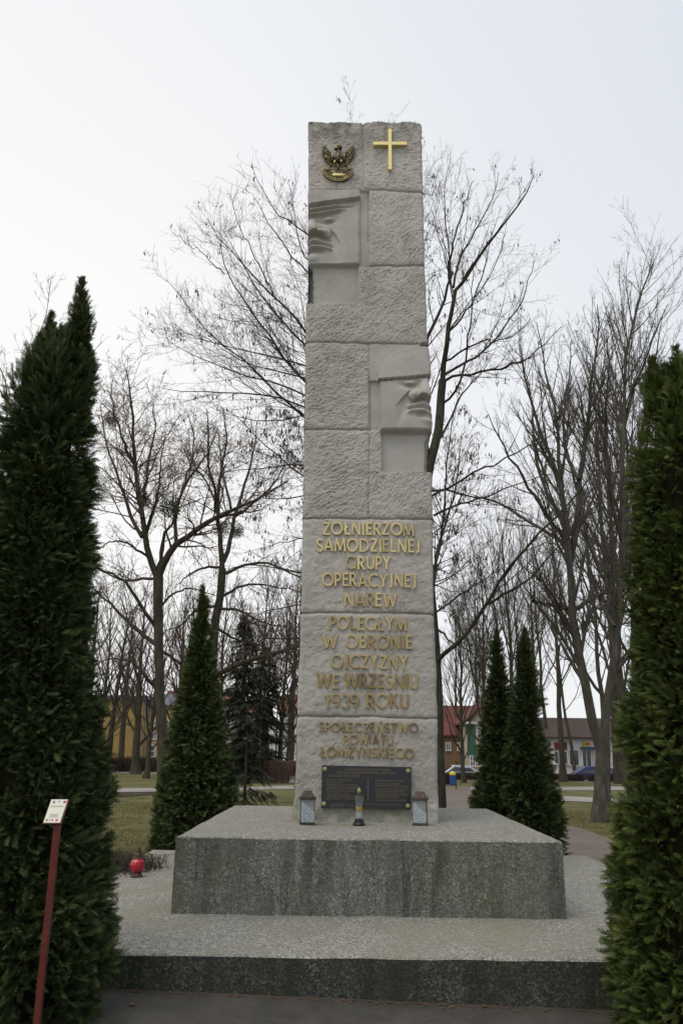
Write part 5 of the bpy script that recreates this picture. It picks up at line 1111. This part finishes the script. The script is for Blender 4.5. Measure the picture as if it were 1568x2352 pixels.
# ---- glass vigil candle in the middle
p = onz(824, 1896, H2); k = p[1] / F * .985; r = thing('vigil_candle', p, 'small glass candle with a gold ball on top, in front of the plaque', 'candle')
def lat(name, prof, m, n=20, par=None): mb = MB(); mb.lathe(p, [(a * k, b * k) for a, b in prof], n); return mb.build(name, m, par or r, smooth=False)
lat('foot', [(13.5, 0), (13.5, 3), (11, 6), (10.5, 9), (9, 10), (9, 13), (7.5, 14)], m_black)
lat('glass', [(7.5, 14), (8.2, 20), (7.2, 30), (7.0, 38), (8, 46), (10.5, 56), (10.8, 59)], m_glass)
lat('candle_stub', [(5.8, 14.5), (5.6, 22), (4, 25)], m_wax); lat('amber_band', [(7.4, 32), (7.3, 39)], m_amber)
lat('cap', [(10.8, 59), (9, 61.5), (4.5, 63.5), (4, 66)], m_rust); 
mb = MB(); mb.ell(p + [0, 0, 71 * k], np.diag([4.6, 4.6, 6]) * k, 12, 8); mb.lathe(p + [0, 0, 76 * k], [(1.4, 0), (.8 * 1, 3.5)] if False else [(1.4 * k, 0), (.6 * k, 4 * k)], 8); mb.build('gold_ball', mat('tarnished_gilt', (.34, .30, .14), .5, .3), r, smooth=True)
# ---- red globe lantern on the lower step
p = onz(314, 2014, H1); k = p[1] / F * .97; r = thing('grave_lantern', p, 'round red glass lantern on the left side of the lower step', 'lantern')
lat('foot', [(12.5, 0), (13, 2.5), (11, 4.5), (10, 7), (9, 9.5)], m_rust)
lat('globe', [(9, 9.5), (13, 13), (15.6, 19), (15.8, 25), (14, 31), (10.5, 35.5), (9, 37)], m_redglass)
q = lat('lid', [(9.8, 36.5), (10, 39), (8.6, 40.5), (8.4, 44), (6, 50), (5.6, 53), (4, 57), (4.2, 59), (1.6, 62), (.8, 66)], m_rust)
# ---- info sign post
dS = 4.55; pb_ = at(92, 2350, dS); top = at(127, 1892, dS); x0_ = float((pb_[0] + top[0]) / 2); base = np.array([x0_, dS, .03 - .026 * x0_])
r = thing('info_post', base, 'slim dark red post with a small tilted cream plate, before the left thuja', 'sign post')
kS = dS / F * .96; ht = float(top[2]) - base[2]; wp = 13.0 * kS
mb = MB(); mb.box((x0_, dS, base[2] + ht * .5), (wp, wp, ht)); mb.build('post', m_post, r)
mb = MB(); mb.box((x0_, dS, base[2] + (onz(100, 2165, 0) * 0 + at(100, 2165, dS))[2] - base[2]), (wp * 1.12, wp * 1.12, .012)); mb.build('joint_collar', m_post, r)
C4 = [at(99.9, 1890.6, dS - .03), at(139.8, 1890.6, dS - .03), at(157.7, 1836.4, dS + .045), at(119.3, 1836.4, dS + .045)]
ex_ = (C4[1] - C4[0] + C4[2] - C4[3]) / 2; ey_ = (C4[3] - C4[0] + C4[2] - C4[1]) / 2; en = np.cross(ex_, ey_); en /= np.linalg.norm(en); c0_ = C4[0]
def PLt(a, b, t_): return c0_ + ex_ * a + ey_ * b + en * t_
mb = MB(); mb.prism([(-.03, -.025), (1.03, -.025), (1.03, 1.01), (-.03, 1.01)], -.012, .0, PLt); pl = mb.build('sign_panel', m_post, r)
mb = MB(); mb.prism([(.01, .01), (.97, .01), (.97, .99), (.01, .99)], .0005, .003, PLt); mb.build('printed_plate', m_plate, pl)
def pr(m, rects, nm):
    mb = MB()
    for i, (a, b, c, d_) in enumerate(rects): mb.prism([(a, b), (c, b), (c, d_), (a, d_)], .0028, .0036 + .0001 * (i % 5), PLt)
    mb.build(nm, m, pl)
pr(m_ink, [(.06, .70, .90, .715), (.12, .665, .84, .678), (.2, .345, .78, .36), (.3, .30, .68, .31), (.25, .27, .72, .28), (.18, .225, .82, .238)], 'printed_text')
for q_ in [(.14, .84, .26, .93), (.46, .88, .55, .94), (.30, .09, .36, .15)]: pr(m_blue, [q_], 'blue_emblem')
for q_ in [(.76, .83, .93, .93), (.22, .80, .29, .84), (.42, .08, .52, .15), (.66, .07, .80, .15)]: pr(m_redp, [q_], 'red_emblem'); pr(m_yel, [(.10, .07, .22, .16)], 'yellow_emblem')
# ---- litter bin
b = gnd(1047, 1813); kB = b[1] / F; r = thing('litter_bin', b, 'blue litter bin with yellow domed lid, by the path right of the pillar', 'bin')
m_bb = mat('blue_plastic', (.02, .06, .26), .4); m_yl = mat('yellow_plastic', (.62, .50, .04), .4); m_blk = mat('black_painted_metal', (.02, .02, .022), .5)
mb = MB(); mb.lathe(b - [0, 0, .05], [(1.1 * kB, 0), (1.1 * kB, 37 * kB)], 8); mb.build('post', m_blk, r)
c = b + [-7 * kB, 0, 0]; mb = MB(); mb.lathe(c + [0, 0, 8 * kB], [(5.8 * kB, 0), (6.6 * kB, 2 * kB), (6.8 * kB, 20 * kB), (6.9 * kB, 21 * kB)], 18); mb.build('bin_body', m_bb, r)
mb = MB(); mb.lathe(c + [0, 0, 29 * kB], [(7.2 * kB, 0), (7.1 * kB, 3 * kB), (5.6 * kB, 6 * kB), (2.5 * kB, 8.2 * kB), (.3 * kB, 8.6 * kB)], 18); mb.build('lid', m_yl, r, smooth=True)
# ---- street lamp
b = gnd(632, 1788); r = thing('street_lamp', b, 'dark park lamp with a square lantern head, left of the pillar', 'street lamp'); kL = b[1] / F; hL = height_for(b, 1600)
mb = MB(); mb.lathe(b, [(3.4 * kL, 0), (3.2 * kL, 8 * kL), (1.9 * kL, 10 * kL), (1.5 * kL, hL * .6), (1.3 * kL, hL)], 10); mb.build('post', m_blk, r)
mb = MB(); mb.box(b + [0, 0, hL + 5 * kL], (8 * kL, 8 * kL, 10 * kL), None, 1.45); mb.build('lantern_glass', m_plate, r)
mb = MB(); mb.box(b + [0, 0, hL + 11.5 * kL], (13.5 * kL, 13.5 * kL, 3.4 * kL), None, .35); mb.box(b + [0, 0, hL - .6 * kL], (8.6 * kL, 8.6 * kL, 1.2 * kL)); mb.build('lantern_frame', m_blk, r)

# ---- cars
def car(loc, rz, body_m, label, hatch=False, L_=4.3, name='parked_car'):
    r = thing(name, loc, label, 'car', 'cars parked along the street'); r.rotation_euler = (0, 0, rz)
    wd, bz = 1.68, .32
    side = [(-L_ / 2, .45), (-L_ / 2 + .05, .75), (-L_ / 2 + .95, .90), (L_ / 2 - (.45 if hatch else .75), .95), (L_ / 2 - .06, .90), (L_ / 2, .5), (L_ / 2 - .1, .28), (-L_ / 2 + .1, .28)]
    if hatch: roof = [(-L_ / 2 + .9, .90), (-L_ / 2 + 1.65, 1.40), (L_ / 2 - .95, 1.42), (L_ / 2 - .15, .95)]
    else: roof = [(-L_ / 2 + 1.0, .90), (-L_ / 2 + 1.75, 1.38), (L_ / 2 - 1.45, 1.38), (L_ / 2 - .72, .95)]
    def solid(poly, y0, y1, y0t=None): 
        mb = MB(); n = len(poly); V = [(x, y0 if z < 1.2 or y0t is None else y0t, z) for x, z in poly] + [(x, y1 if z < 1.2 or y0t is None else -y0t, z) for x, z in poly]
        mb.add(V, [tuple(range(n))[::-1], tuple(range(n, 2 * n))] + [(i, (i + 1) % n, n + (i + 1) % n, n + i) for i in range(n)]); return mb
    def loc_mesh(mb, nm, m, par=r, smooth=False): return mesh(nm, np.vstack(mb.V), mb.F, m, par, smooth, local=True)
    bo = solid(side, -wd / 2, wd / 2); o = loc_mesh(bo, 'body', body_m)
    bv = o.modifiers.new('bevel', 'BEVEL'); bv.width = .05; bv.segments = 2; bv.limit_method = 'ANGLE'
    o = loc_mesh(solid([(x, z + (0 if z > 1 else -.01)) for x, z in roof], -wd / 2 + .06, wd / 2 - .06, -wd / 2 + .2), 'cabin', body_m)
    bv = o.modifiers.new('bevel', 'BEVEL'); bv.width = .03; bv.segments = 2
    def lerp(a, b, t_): return a + (b - a) * t_
    x0c, x1c, x2c, x3c = [q[0] for q in roof]
    for sy in (-1, 1):
        for t0, t1 in ((.06, .46), (.51, .93)):
            xb0, xb1 = lerp(x0c + .18, x3c - .15, t0), lerp(x0c + .18, x3c - .15, t1); xt0, xt1 = lerp(x1c + .02, x2c - .02, t0), lerp(x1c + .02, x2c - .02, t1)
            yb, yt = sy * (wd / 2 - .055), sy * (wd / 2 - .185)
            mb = MB(); mb.add([(xb0, yb, .95), (xb1, yb, .95), (xt1, yt, 1.32), (xt0, yt, 1.32), (xb0, yb - sy * .03, .95), (xb1, yb - sy * .03, .95), (xt1, yt - sy * .03, 1.32), (xt0, yt - sy * .03, 1.32)], [(0, 1, 2, 3), (7, 6, 5, 4), (0, 4, 5, 1), (2, 6, 7, 3)]); loc_mesh(mb, 'side_window', m_cg)
    for a, b_, nm in ((x0c, x1c, 'windscreen'), (x3c, x2c, 'rear_window')):
        s = -1 if nm == 'windscreen' else 1; mb = MB()
        mb.add([(lerp(a, b_, .1) + s * .012, -wd / 2 + .14, .95), (lerp(a, b_, .1) + s * .012, wd / 2 - .14, .95), (lerp(a, b_, .9) + s * .012, wd / 2 - .25, 1.33), (lerp(a, b_, .9) + s * .012, -wd / 2 + .25, 1.33)], [(0, 1, 2, 3)]); loc_mesh(mb, nm, m_cg)
    RX = np.array([[1, 0, 0], [0, 0, -1], [0, 1, 0.]])
    for sx_ in (-1, 1):
        for sy in (-1, 1):
            mb = MB(); mb.lathe((sx_ * L_ * .31, sy * (wd / 2 - .08) + .09, .3), [(.30, 0), (.31, .04), (.31, .14), (.30, .18)], 18, RX); t_ = loc_mesh(mb, 'wheel', m_black)
            mb = MB(); mb.lathe((sx_ * L_ * .31, sy * (wd / 2 - .08) + .095, .3), [(.19, -.005), (.19, .185)], 14, RX); loc_mesh(mb, 'rim', m_rim, t_)
        for sy in (-1, 1):
            mb = MB(); mb.box((sx_ * (L_ / 2 - .02), sy * .6, .68), (.06, .32, .15)); loc_mesh(mb, 'headlight' if sx_ < 0 else 'tail_light', m_hl if sx_ < 0 else m_redp)
    return r
m_cg = mat('car_glass', (.03, .035, .04), .08, 0, .8); m_rim = mat('wheel_rim', (.35, .35, .36), .35, .7); m_hl = mat('headlight_glass', (.7, .7, .7), .15)
m_silver = mat('silver_paint', (.42, .45, .48), .28, .4, .5); m_bluep = mat('dark_blue_paint', (.012, .026, .085), .35, .1, .5); m_redc = mat('dark_red_paint', (.2, .02, .02), .3, .1); m_whitec = mat('white_paint', (.62, .62, .62), .3)
def park(X, Y, rz, m, lab, **k):
    b = at(X, Y, 62.5); b[2] = zg(b[0], 62.5) + .02; return car(b, rz, m, lab, **k)
park(1052, 1780, .03, m_silver, 'silver saloon parked just right of the pillar')
park(1380, 1784, math.pi - .04, m_bluep, 'dark blue hatchback parked behind the forked lime', hatch=True)
park(1187, 1782, .02, m_whitec, 'white car hidden behind the two slim thujas', hatch=True)
b = at(626, 1775, 75); b[2] = zg(b[0], 75); car(b, .2, m_whitec, 'white car far off left of the pillar')
b = at(590, 1775, 74); b[2] = zg(b[0], 74); car(b, .1, m_bluep, 'blue car far off behind the spruces')

# ================================================================== BUILDINGS
def wallmat(nm, c, var=.12):
    m = mat(nm, c, .95, 0, .1); nb = NB(m); nb.color(nb.ramp(nb.noise(.5, 6), [(.3, [v * (1 - var) for v in c]), (.7, [v * (1 + var) for v in c])])); return m
m_ochre = wallmat('ochre_render', (.30, .205, .08)); m_ochre2 = wallmat('pale_ochre_render', (.42, .32, .16)); m_beige = wallmat('beige_render', (.46, .40, .29)); m_white = wallmat('white_render', (.62, .61, .58)); m_dkgreen = wallmat('green_cladding', (.05, .115, .085)); m_greyw = wallmat('grey_render', (.3, .29, .28)); m_brownw = wallmat('brown_brick', (.2, .13, .085))
m_win = mat('window_glass', (.045, .055, .065), .1, 0, .8); m_frame = mat('white_frame', (.7, .7, .7), .5); m_slate = mat('dark_sheet_roof', (.10, .105, .12), .6)
def tilemat(nm, c):
    m = mat(nm, rough=.8); nb = NB(m); b_ = nb.nt.nodes.new('ShaderNodeTexBrick'); b_.inputs['Scale'].default_value = 3.2; b_.inputs['Mortar Size'].default_value = .035; b_.inputs['Brick Width'].default_value = .32; b_.inputs['Row Height'].default_value = .30
    mp = nb.nt.nodes.new('ShaderNodeMapping'); nb.lk(nb.tc.outputs['Object'], mp.inputs[0]); mp.inputs['Rotation'].default_value = (math.radians(90), 0, 0); nb.lk(mp.outputs[0], b_.inputs[0])
    b_.inputs['Color1'].default_value = (*c, 1); b_.inputs['Color2'].default_value = (*[v * .8 for v in c], 1); b_.inputs['Mortar'].default_value = (*[v * .4 for v in c], 1)
    nb.color(nb.mix(nb.rng(nb.noise(1.5, 5), .4, .7, 0, .4), b_.outputs[0], [v * .6 for v in c])); return m
m_tile = tilemat('red_roof_tiles', (.21, .068, .05)); m_tile2 = tilemat('orange_roof_tiles', (.27, .10, .065)); m_tile3 = tilemat('brown_roof_tiles', (.10, .065, .052))
class House:
    """a box building whose street front stands at distance d between photo columns X0..X1, top at photo row Yt"""
    def __init__(s, name, X0, X1, Yt, d, depth, m, label, cat='building'):
        s.d = d; s.k = d / F; a, b = at(X0, Yt, d), at(X1, Yt, d); s.x0, s.x1 = float(a[0]), float(b[0]); s.zt = float((a[2] + b[2]) / 2); s.zb = float(min(zg(s.x0, d), zg(s.x1, d))) - .1; s.dep = depth
        s.r = thing(name, ((s.x0 + s.x1) / 2, d, s.zb), label, cat)
        mb = MB(); mb.box(((s.x0 + s.x1) / 2, d + depth / 2, (s.zb + s.zt) / 2), (s.x1 - s.x0, depth, s.zt - s.zb)); mb.build('wall', m, s.r)
    def px(s, X, Y): p = at(X, Y, s.d); return float(p[0]), float(p[2])
    def rect(s, Xa, Xb, Ya, Yb):     # upright rectangle: columns read at its middle row
        Xm, Ym = (Xa + Xb) / 2, (Ya + Yb) / 2; return (s.px(Xa, Ym)[0], s.px(Xm, Ya)[1]), (s.px(Xb, Ym)[0], s.px(Xm, Yb)[1])
    def win(s, Xa, Xb, Ya, Yb, nx=1, nz_=1, nm='window', frame=None, glass=None):
        (x0, z1), (x1, z0) = s.rect(Xa, Xb, Ya, Yb); t = .07
        mb = MB(); y = s.d - .05
        for c_, sz in ((((x0 + x1) / 2, y, z1), (x1 - x0 + 2 * t, .14, t)), (((x0 + x1) / 2, y, z0), (x1 - x0 + 2 * t, .2, t)), ((x0, y, (z0 + z1) / 2), (t, .138, z1 - z0 - t)), ((x1, y, (z0 + z1) / 2), (t, .138, z1 - z0 - t))): mb.box(c_, sz)
        for i in range(1, nx): mb.box((x0 + (x1 - x0) * i / nx, y, (z0 + z1) / 2), (.06, .12, z1 - z0 - t))
        for i in range(1, nz_): mb.box(((x0 + x1) / 2, y, z0 + (z1 - z0) * i / nz_), (x1 - x0 - t, .11, .06))
        w_ = mb.build(nm, frame or m_frame, s.r)
        mb = MB(); mb.box(((x0 + x1) / 2, s.d - .01, (z0 + z1) / 2), (x1 - x0, .03, z1 - z0)); mb.build('pane', glass or m_win, w_)
    def panel(s, nm, Xa, Xb, Ya, Yb, m, proud=.03, thick=.1):
        (x0, z1), (x1, z0) = s.rect(Xa, Xb, Ya, Yb); mb = MB(); mb.box(((x0 + x1) / 2, s.d - proud, (z0 + z1) / 2), (x1 - x0, thick, z1 - z0)); return mb.build(nm, m, s.r)
    def gable_roof(s, m, rise, over=.5, chimney=None):   # ridge along X
        xa, xb, ya, yb, z = s.x0 - over, s.x1 + over, s.d - over, s.d + s.dep + over, s.zt
        mb = MB(); ym = (ya + yb) / 2; mb.add([(xa, ya, z), (xb, ya, z), (xb, yb, z), (xa, yb, z), (xa, ym, z + rise), (xb, ym, z + rise), (xa, ya, z + .15), (xb, ya, z + .15), (xb, yb, z + .15), (xa, yb, z + .15), ], [(3, 2, 1, 0), (0, 1, 7, 6), (6, 7, 5, 4), (8, 9, 4, 5), (2, 3, 9, 8), (1, 2, 8, 5, 7), (3, 0, 6, 4, 9)]); rf = mb.build('roof', m, s.r)
        if chimney:
            mb = MB(); mb.box((xa + (xb - xa) * chimney, ym - .6, z + rise + .1), (.7, .7, 1.6)); mb.build('chimney', m_brownw, rf)
    def flat_roof(s, m, h=.4, over=.35):
        mb = MB(); mb.box(((s.x0 + s.x1) / 2, s.d + s.dep / 2, s.zt + h / 2), (s.x1 - s.x0 + 2 * over, s.dep + 2 * over, h)); mb.build('roof', m, s.r)
# left: ochre block
h = House('apartment_building', 190, 332, 1606, 88, 10, m_ochre, 'low ochre building with a blank yellow wall, behind the left trees'); h.flat_roof(m_slate)
h.win(214, 224, 1640, 1655); h.win(214, 224, 1690, 1705); h.panel('downpipe', 329.5, 330.6, 1606, 1745, m_greyw)
h = House('apartment_building', 334, 402, 1622, 89.0, 10, m_ochre2, 'pale ochre building with grey roof and windows, right of the blank yellow wall'); h.gable_roof(m_slate, 1.6, .5)
for Xa in (350, 372, 388): h.win(Xa, Xa + 10, 1655, 1668, 2); h.win(Xa, Xa + 10, 1684, 1698, 2)
h.win(346, 356, 1712, 1738, 1, 2, 'door'); h.panel('downpipe', 340, 341.2, 1622, 1740, m_greyw)
h = House('far_house', 376, 540, 1618, 120, 10, m_greyw, 'long low house with a red tiled roof behind the cone-shaped thuja'); h.gable_roof(m_tile2, 2.2, .5, .7)
for Xa in range(385, 530, 20): h.win(Xa, Xa + 8, 1640, 1655, 2)
h = House('far_house', 648, 720, 1632, 100, 10, m_beige, 'house with an orange roof just left of the pillar'); h.gable_roof(m_tile2, 2.2, .5, .3); h.win(654, 662, 1650, 1664, 2); h.win(668, 677, 1650, 1664, 2)
h = House('far_house', 600, 700, 1690, 84, 8, m_white, 'low white house left of the pillar, behind the street lamp'); h.gable_roof(m_greyw, 1.2, .4); h.win(668, 678, 1706, 1728, 2); h.win(640, 648, 1706, 1722, 2); h.win(612, 620, 1706, 1722, 2)
h = House('far_house', 560, 610, 1640, 108, 8, m_white, 'white house half hidden by the dark spruces'); h.gable_roof(m_tile2, 1.8, .4); h.win(572, 580, 1660, 1672, 2); h.win(590, 598, 1660, 1672, 2)
# right: red roofed house with green front
h = House('far_house', 960, 1090, 1691, 80, 9, m_brownw, 'brown house with a big red tiled roof right of the pillar'); h.gable_roof(m_tile, 3.1, .35)
h.win(1024, 1034, 1706, 1724, 2); h.win(1050, 1060, 1706, 1724, 2)
h = House('apartment_building', 1071, 1165, 1661, 76, 9, m_beige, 'beige two-storey house with a dark green front strip and small gable')
# gable facing the street
x0_, x1_, zt_ = h.x0, h.x1, h.zt; mb = MB(); xm = (x0_ + x1_) / 2; xl_, xr_ = x0_ - .4, x1_ + .4
mb.prism([(x0_, zt_), (x1_, zt_), (xm, zt_ + 1.75)], h.d, h.d + h.dep, lambda p_, q_, v: (p_, v, q_)); mb.build('gable', m_beige, h.r)
mb = MB()
for sgn in (-1, 1):
    xe = xl_ if sgn < 0 else xr_; mb.prism([(xe, zt_ - .12), (xm, zt_ + 1.76), (xm, zt_ + 1.98), (xe, zt_ + .1)], h.d - .4, h.d + h.dep + .3, lambda p_, q_, v: (p_, v, q_))
mb.build('roof', m_tile, h.r)
h.panel('green_front', 1072, 1091, 1662, 1737, m_dkgreen, .05); h.win(1095, 1108, 1677, 1693, 2, 2); h.win(1079, 1090, 1736, 1760, 2, 2); h.win(1096, 1106, 1736, 1760, 2, 2); h.win(1115, 1125, 1677, 1693, 2, 2); h.win(1140, 1150, 1677, 1693, 2, 2)
mb = MB(); z_ = h.px(1072, 1661); mb.box((z_[0] + 1.4, h.d - .2, z_[1] + .02), (3.4, .35, .22)); mb.build('cornice', m_white, h.r)
h = House('shop', 1240, 1465, 1697, 74, 12, m_white, 'white single-storey shop with wide windows behind the far trees'); h.gable_roof(m_tile3, 2.0, .6)
h.panel('sign_band', 1272, 1300, 1705, 1722, m_redc, .08); h.panel('canopy', 1332, 1366, 1716, 1721, m_bluep, .8, 1.5)
h.panel('shop_sign', 1338, 1353, 1703, 1714, m_yl, .12); h.panel('shop_sign', 1341, 1350, 1706, 1711, m_redp, .16)
h.win(1272, 1302, 1725, 1755, 3, 1, 'shop_window'); h.win(1306, 1328, 1722, 1758, 2, 1, 'shop_window'); h.win(1336, 1356, 1722, 1768, 2, 1, 'door'); h.win(1385, 1400, 1722, 1750, 1, 1, 'shop_window'); h.win(1408, 1432, 1722, 1752, 2, 1, 'shop_window')
h.panel('window_poster', 1410, 1424, 1728, 1745, mat('pale_blue_poster', (.25, .42, .48), .6), .15, .02); h.win(1246, 1262, 1725, 1755, 2, 1, 'shop_window')
h = House('far_house', 1480, 1600, 1690, 82, 10, m_greyw, 'grey house behind the right thuja'); h.gable_roof(m_tile3, 2.4)

# ================================================================== HEDGES, SHRUBS, GRASS
def twig_mass(name, pts, width, height, n, label, cat, seed, m=m_hedge, tw=.008, lng=.5, up=1.6, group=None):
    """a band of bare twigs along ground points"""
    g = np.random.default_rng(seed); P = resample(pts, 40); t = g.random(n) * 39; i = np.minimum(t.astype(int), 38); f = (t - i)[:, None]
    b = P[i] * (1 - f) + P[i + 1] * f; tg = P[i + 1] - P[i]; nr = np.stack([-tg[:, 1], tg[:, 0], 0 * tg[:, 0]], 1); nr /= np.linalg.norm(nr, axis=1)[:, None] + 1e-9
    b = b + nr * (g.uniform(-.5, .5, n) * width)[:, None]; b[:, 2] = zg(b[:, 0], b[:, 1]) + g.random(n) ** 1.3 * height * .75
    d = g.normal(size=(n, 3)) * .6 + [0, 0, up]; d /= np.linalg.norm(d, axis=1)[:, None]; L_ = g.uniform(.4, 1, n) * lng; out = np.empty((n, 4, 3)); out[:, 0] = b
    for q in range(1, 4): d = d + g.normal(size=(n, 3)) * .22; d /= np.linalg.norm(d, axis=1)[:, None]; out[:, q] = out[:, q - 1] + d * (L_ / 3)[:, None]
    out[..., 2] = np.minimum(out[..., 2], zg(out[..., 0], out[..., 1]) + height * (1 + .12 * vn1(out[..., 0] * 3, out[..., 1])))
    V, F_ = tubes(out, np.broadcast_to(np.array([1, .8, .6, .3]) * tw, (n, 4)), 3)
    return tag(mesh(name, V, F_, m, origin=(P[0, 0], P[0, 1], float(zg(P[0, 0], P[0, 1])))), label, cat, group)
def gl(*q): return np.array([gnd(a, b) for a, b in q])
twig_mass('hedge', np.array([[-25, 61, 0], [-12, 61.5, 0], [-4.5, 61, 0.]]), 1.2, 1.15, 15000, 'low bare brown hedge in front of the yellow building', 'hedge', 91, tw=.014)
twig_mass('hedge', np.array([[-7, 56, 0], [-4, 56.5, 0], [-2.2, 57, 0.]]), 1.0, 1.0, 5000, 'low reddish hedge between the street lamp and the pillar', 'hedge', 92, m=m_twigr, tw=.014)
twig_mass('hedge', np.array([[6.0, 52.6, 0], [10, 52.6, 0], [15.2, 52.8, 0.]]), 1.0, .42, 4500, 'bare hedge along the street behind the bin and slim thujas', 'hedge', 93, tw=.012)
twig_mass('hedge', np.array([[15.6, 52.6, 0], [19, 52.6, 0], [27, 52.8, 0.]]), 1.0, .40, 4500, 'bare hedge along the street right of the slim thujas', 'hedge', 94, tw=.012)
c = gnd(1068, 1806); twig_mass('bush', np.array([c + [-1.1, 2.5, 0], c + [-.3, 2.5, 0]]), 1.0, .55, 1500, 'rounded bare bush behind the litter bin', 'bush', 95, tw=.011)
c = gnd(641, 1799); twig_mass('bush', np.array([c + [-.5, 0, 0], c + [.5, 0, 0]]), .7, 1.1, 700, 'small bare shrub at the foot of the street lamp', 'bush', 96, m=m_twigr, tw=.012, lng=.9, up=3)
a_, b_ = at(232, 1990, 9.3), at(322, 1975, 9.9); a_[2] = b_[2] = 0
twig_mass('bush', np.array([a_ + [-.6, 0, 0], a_, b_]), .8, .42, 2200, 'low bare brown shrub beside the red globe lantern', 'bush', 97, m=m_hedge, tw=.0035, lng=.42, up=2.2)
# short grass blades on the lawns that can be seen close up
g = np.random.default_rng(99)
def blades(n, x0, x1, y0, y1, hmin=.03, hmax=.075):
    y = y0 + (y1 - y0) * g.random(n) ** 1.6; x = g.uniform(x0, x1, n) * y / y1 if x0 * x1 >= 0 else g.uniform(x0, x1, n)
    h_ = g.uniform(hmin, hmax, n) * (1 + y / 30); a = g.uniform(0, 6.28, n); wd = .004 * (1 + y / 10); s = np.stack([np.cos(a), np.sin(a), 0 * a], 1) * wd[:, None]; b = np.stack([x, y, zg(x, y)], 1)
    tip = b + np.stack([g.normal(0, .5, n) * h_, g.normal(0, .5, n) * h_, h_], 1)
    keep = ~((np.abs(x - .2) < 2.95) & (y < 11.5)); patch = fbm(vn2, x * .5, y * .5, 3)
    pX, pY = proj(b); onp = (pX > 1000) & (pY > 1806) & (pY < np.interp(pX, [1012, 1085, 1130, 1250, 1330, 1440], [1860, 1900, 1980, 2080, 2120, 2150])) & (pY > np.interp(pX, [1012, 1085, 1130, 1250, 1330, 1440], [1808, 1806, 1830, 1885, 1902, 1942]))
    onq = ((pX < 700) & (pY > 1804) & (pY < 1834)) | ((pX > 1180) & (pY > 1826) & (pY < 1862)) | ((pY < 1817) & (pX > 1000)); keep &= ~onp & ~onq & (patch > -.25)
    V = np.stack([b - s, b + s, tip], 1)[keep].reshape(-1, 3); return V, np.repeat(np.clip(.45 + patch[keep] * .9 + g.normal(0, .18, keep.sum()), 0, 1), 3)
Va, Ta = blades(30000, -9.5, -2.0, 7.5, 28, .012, .032); Vb, Tb = blades(30000, 2.5, 12, 9.5, 30, .012, .03)
V = np.vstack([Va, Vb]); tag(mesh('grass', V, np.arange(len(V)).reshape(-1, 3), m_blade, tint=np.r_[Ta, Tb], origin=(0, 0, 0)), kind='stuff')
# soil under the near thujas, leaf litter
m_leaf = mat('dead_leaf', (.20, .085, .035), .8); m_leaf2 = mat('pale_dead_leaf', (.42, .36, .22), .8)
def leafs(pos, m, nm, sz):
    V, Fs = [], []
    for p_ in pos:
        a = g.uniform(0, 6.28); s_ = sz * g.uniform(.6, 1.3); n = len(V); k_ = 7
        for i in range(k_):
            t_ = 2 * math.pi * i / k_; rr2 = s_ * (1 + .25 * math.cos(3 * t_)); V.append((p_[0] + rr2 * math.cos(t_ + a), p_[1] + .6 * rr2 * math.sin(t_ + a), p_[2] + .006 + .35 * s_ * abs(math.sin(t_ * 1.5 + a))))
        V.append((p_[0], p_[1], p_[2] + .004)); Fs += [(n + i, n + (i + 1) % k_, n + k_) for i in range(k_)]
    return mesh(nm, V, Fs, m)
pos = []
for i in range(160):
    x_ = g.uniform(-1.6, 2.6); pos.append((x_, 5.83 - abs(g.normal(0, .03)) - .0066 * x_, .032 - .026 * x_))
tag(leafs(pos, m_leaf, 'leaf_litter', .010), kind='stuff')
q = at(301, 2342, 5.55); tag(leafs([(q[0], q[1], .03 - .026 * q[0])], m_leaf, 'fallen_leaf', .022), 'single curled brown leaf on the paving at the lower left', 'leaf')
for X_, Y_, lb in ((1454, 4025, 'pale leaf scrap on the paving at the foot of the step, under the emblem side'),): pass
sheet_V = []
yy = np.array([3.8, 4.6, 5.3, 6.0]);
for nm, xa, xb in (('soil_patch', -3.6, -1.62), ('soil_patch', 2.05, 4.2)):
    xx = np.linspace(xa, xb, 12); X, Y = np.meshgrid(xx, yy); tag(mesh(nm, np.stack([X, Y, .045 - .026 * np.clip(X, -2.2, 2.2) + .02 * vn2(X * 3, Y * 3)], -1).reshape(-1, 3), grid_faces(4, 12), m_soil, origin=(0, 0, 0)), kind='structure')
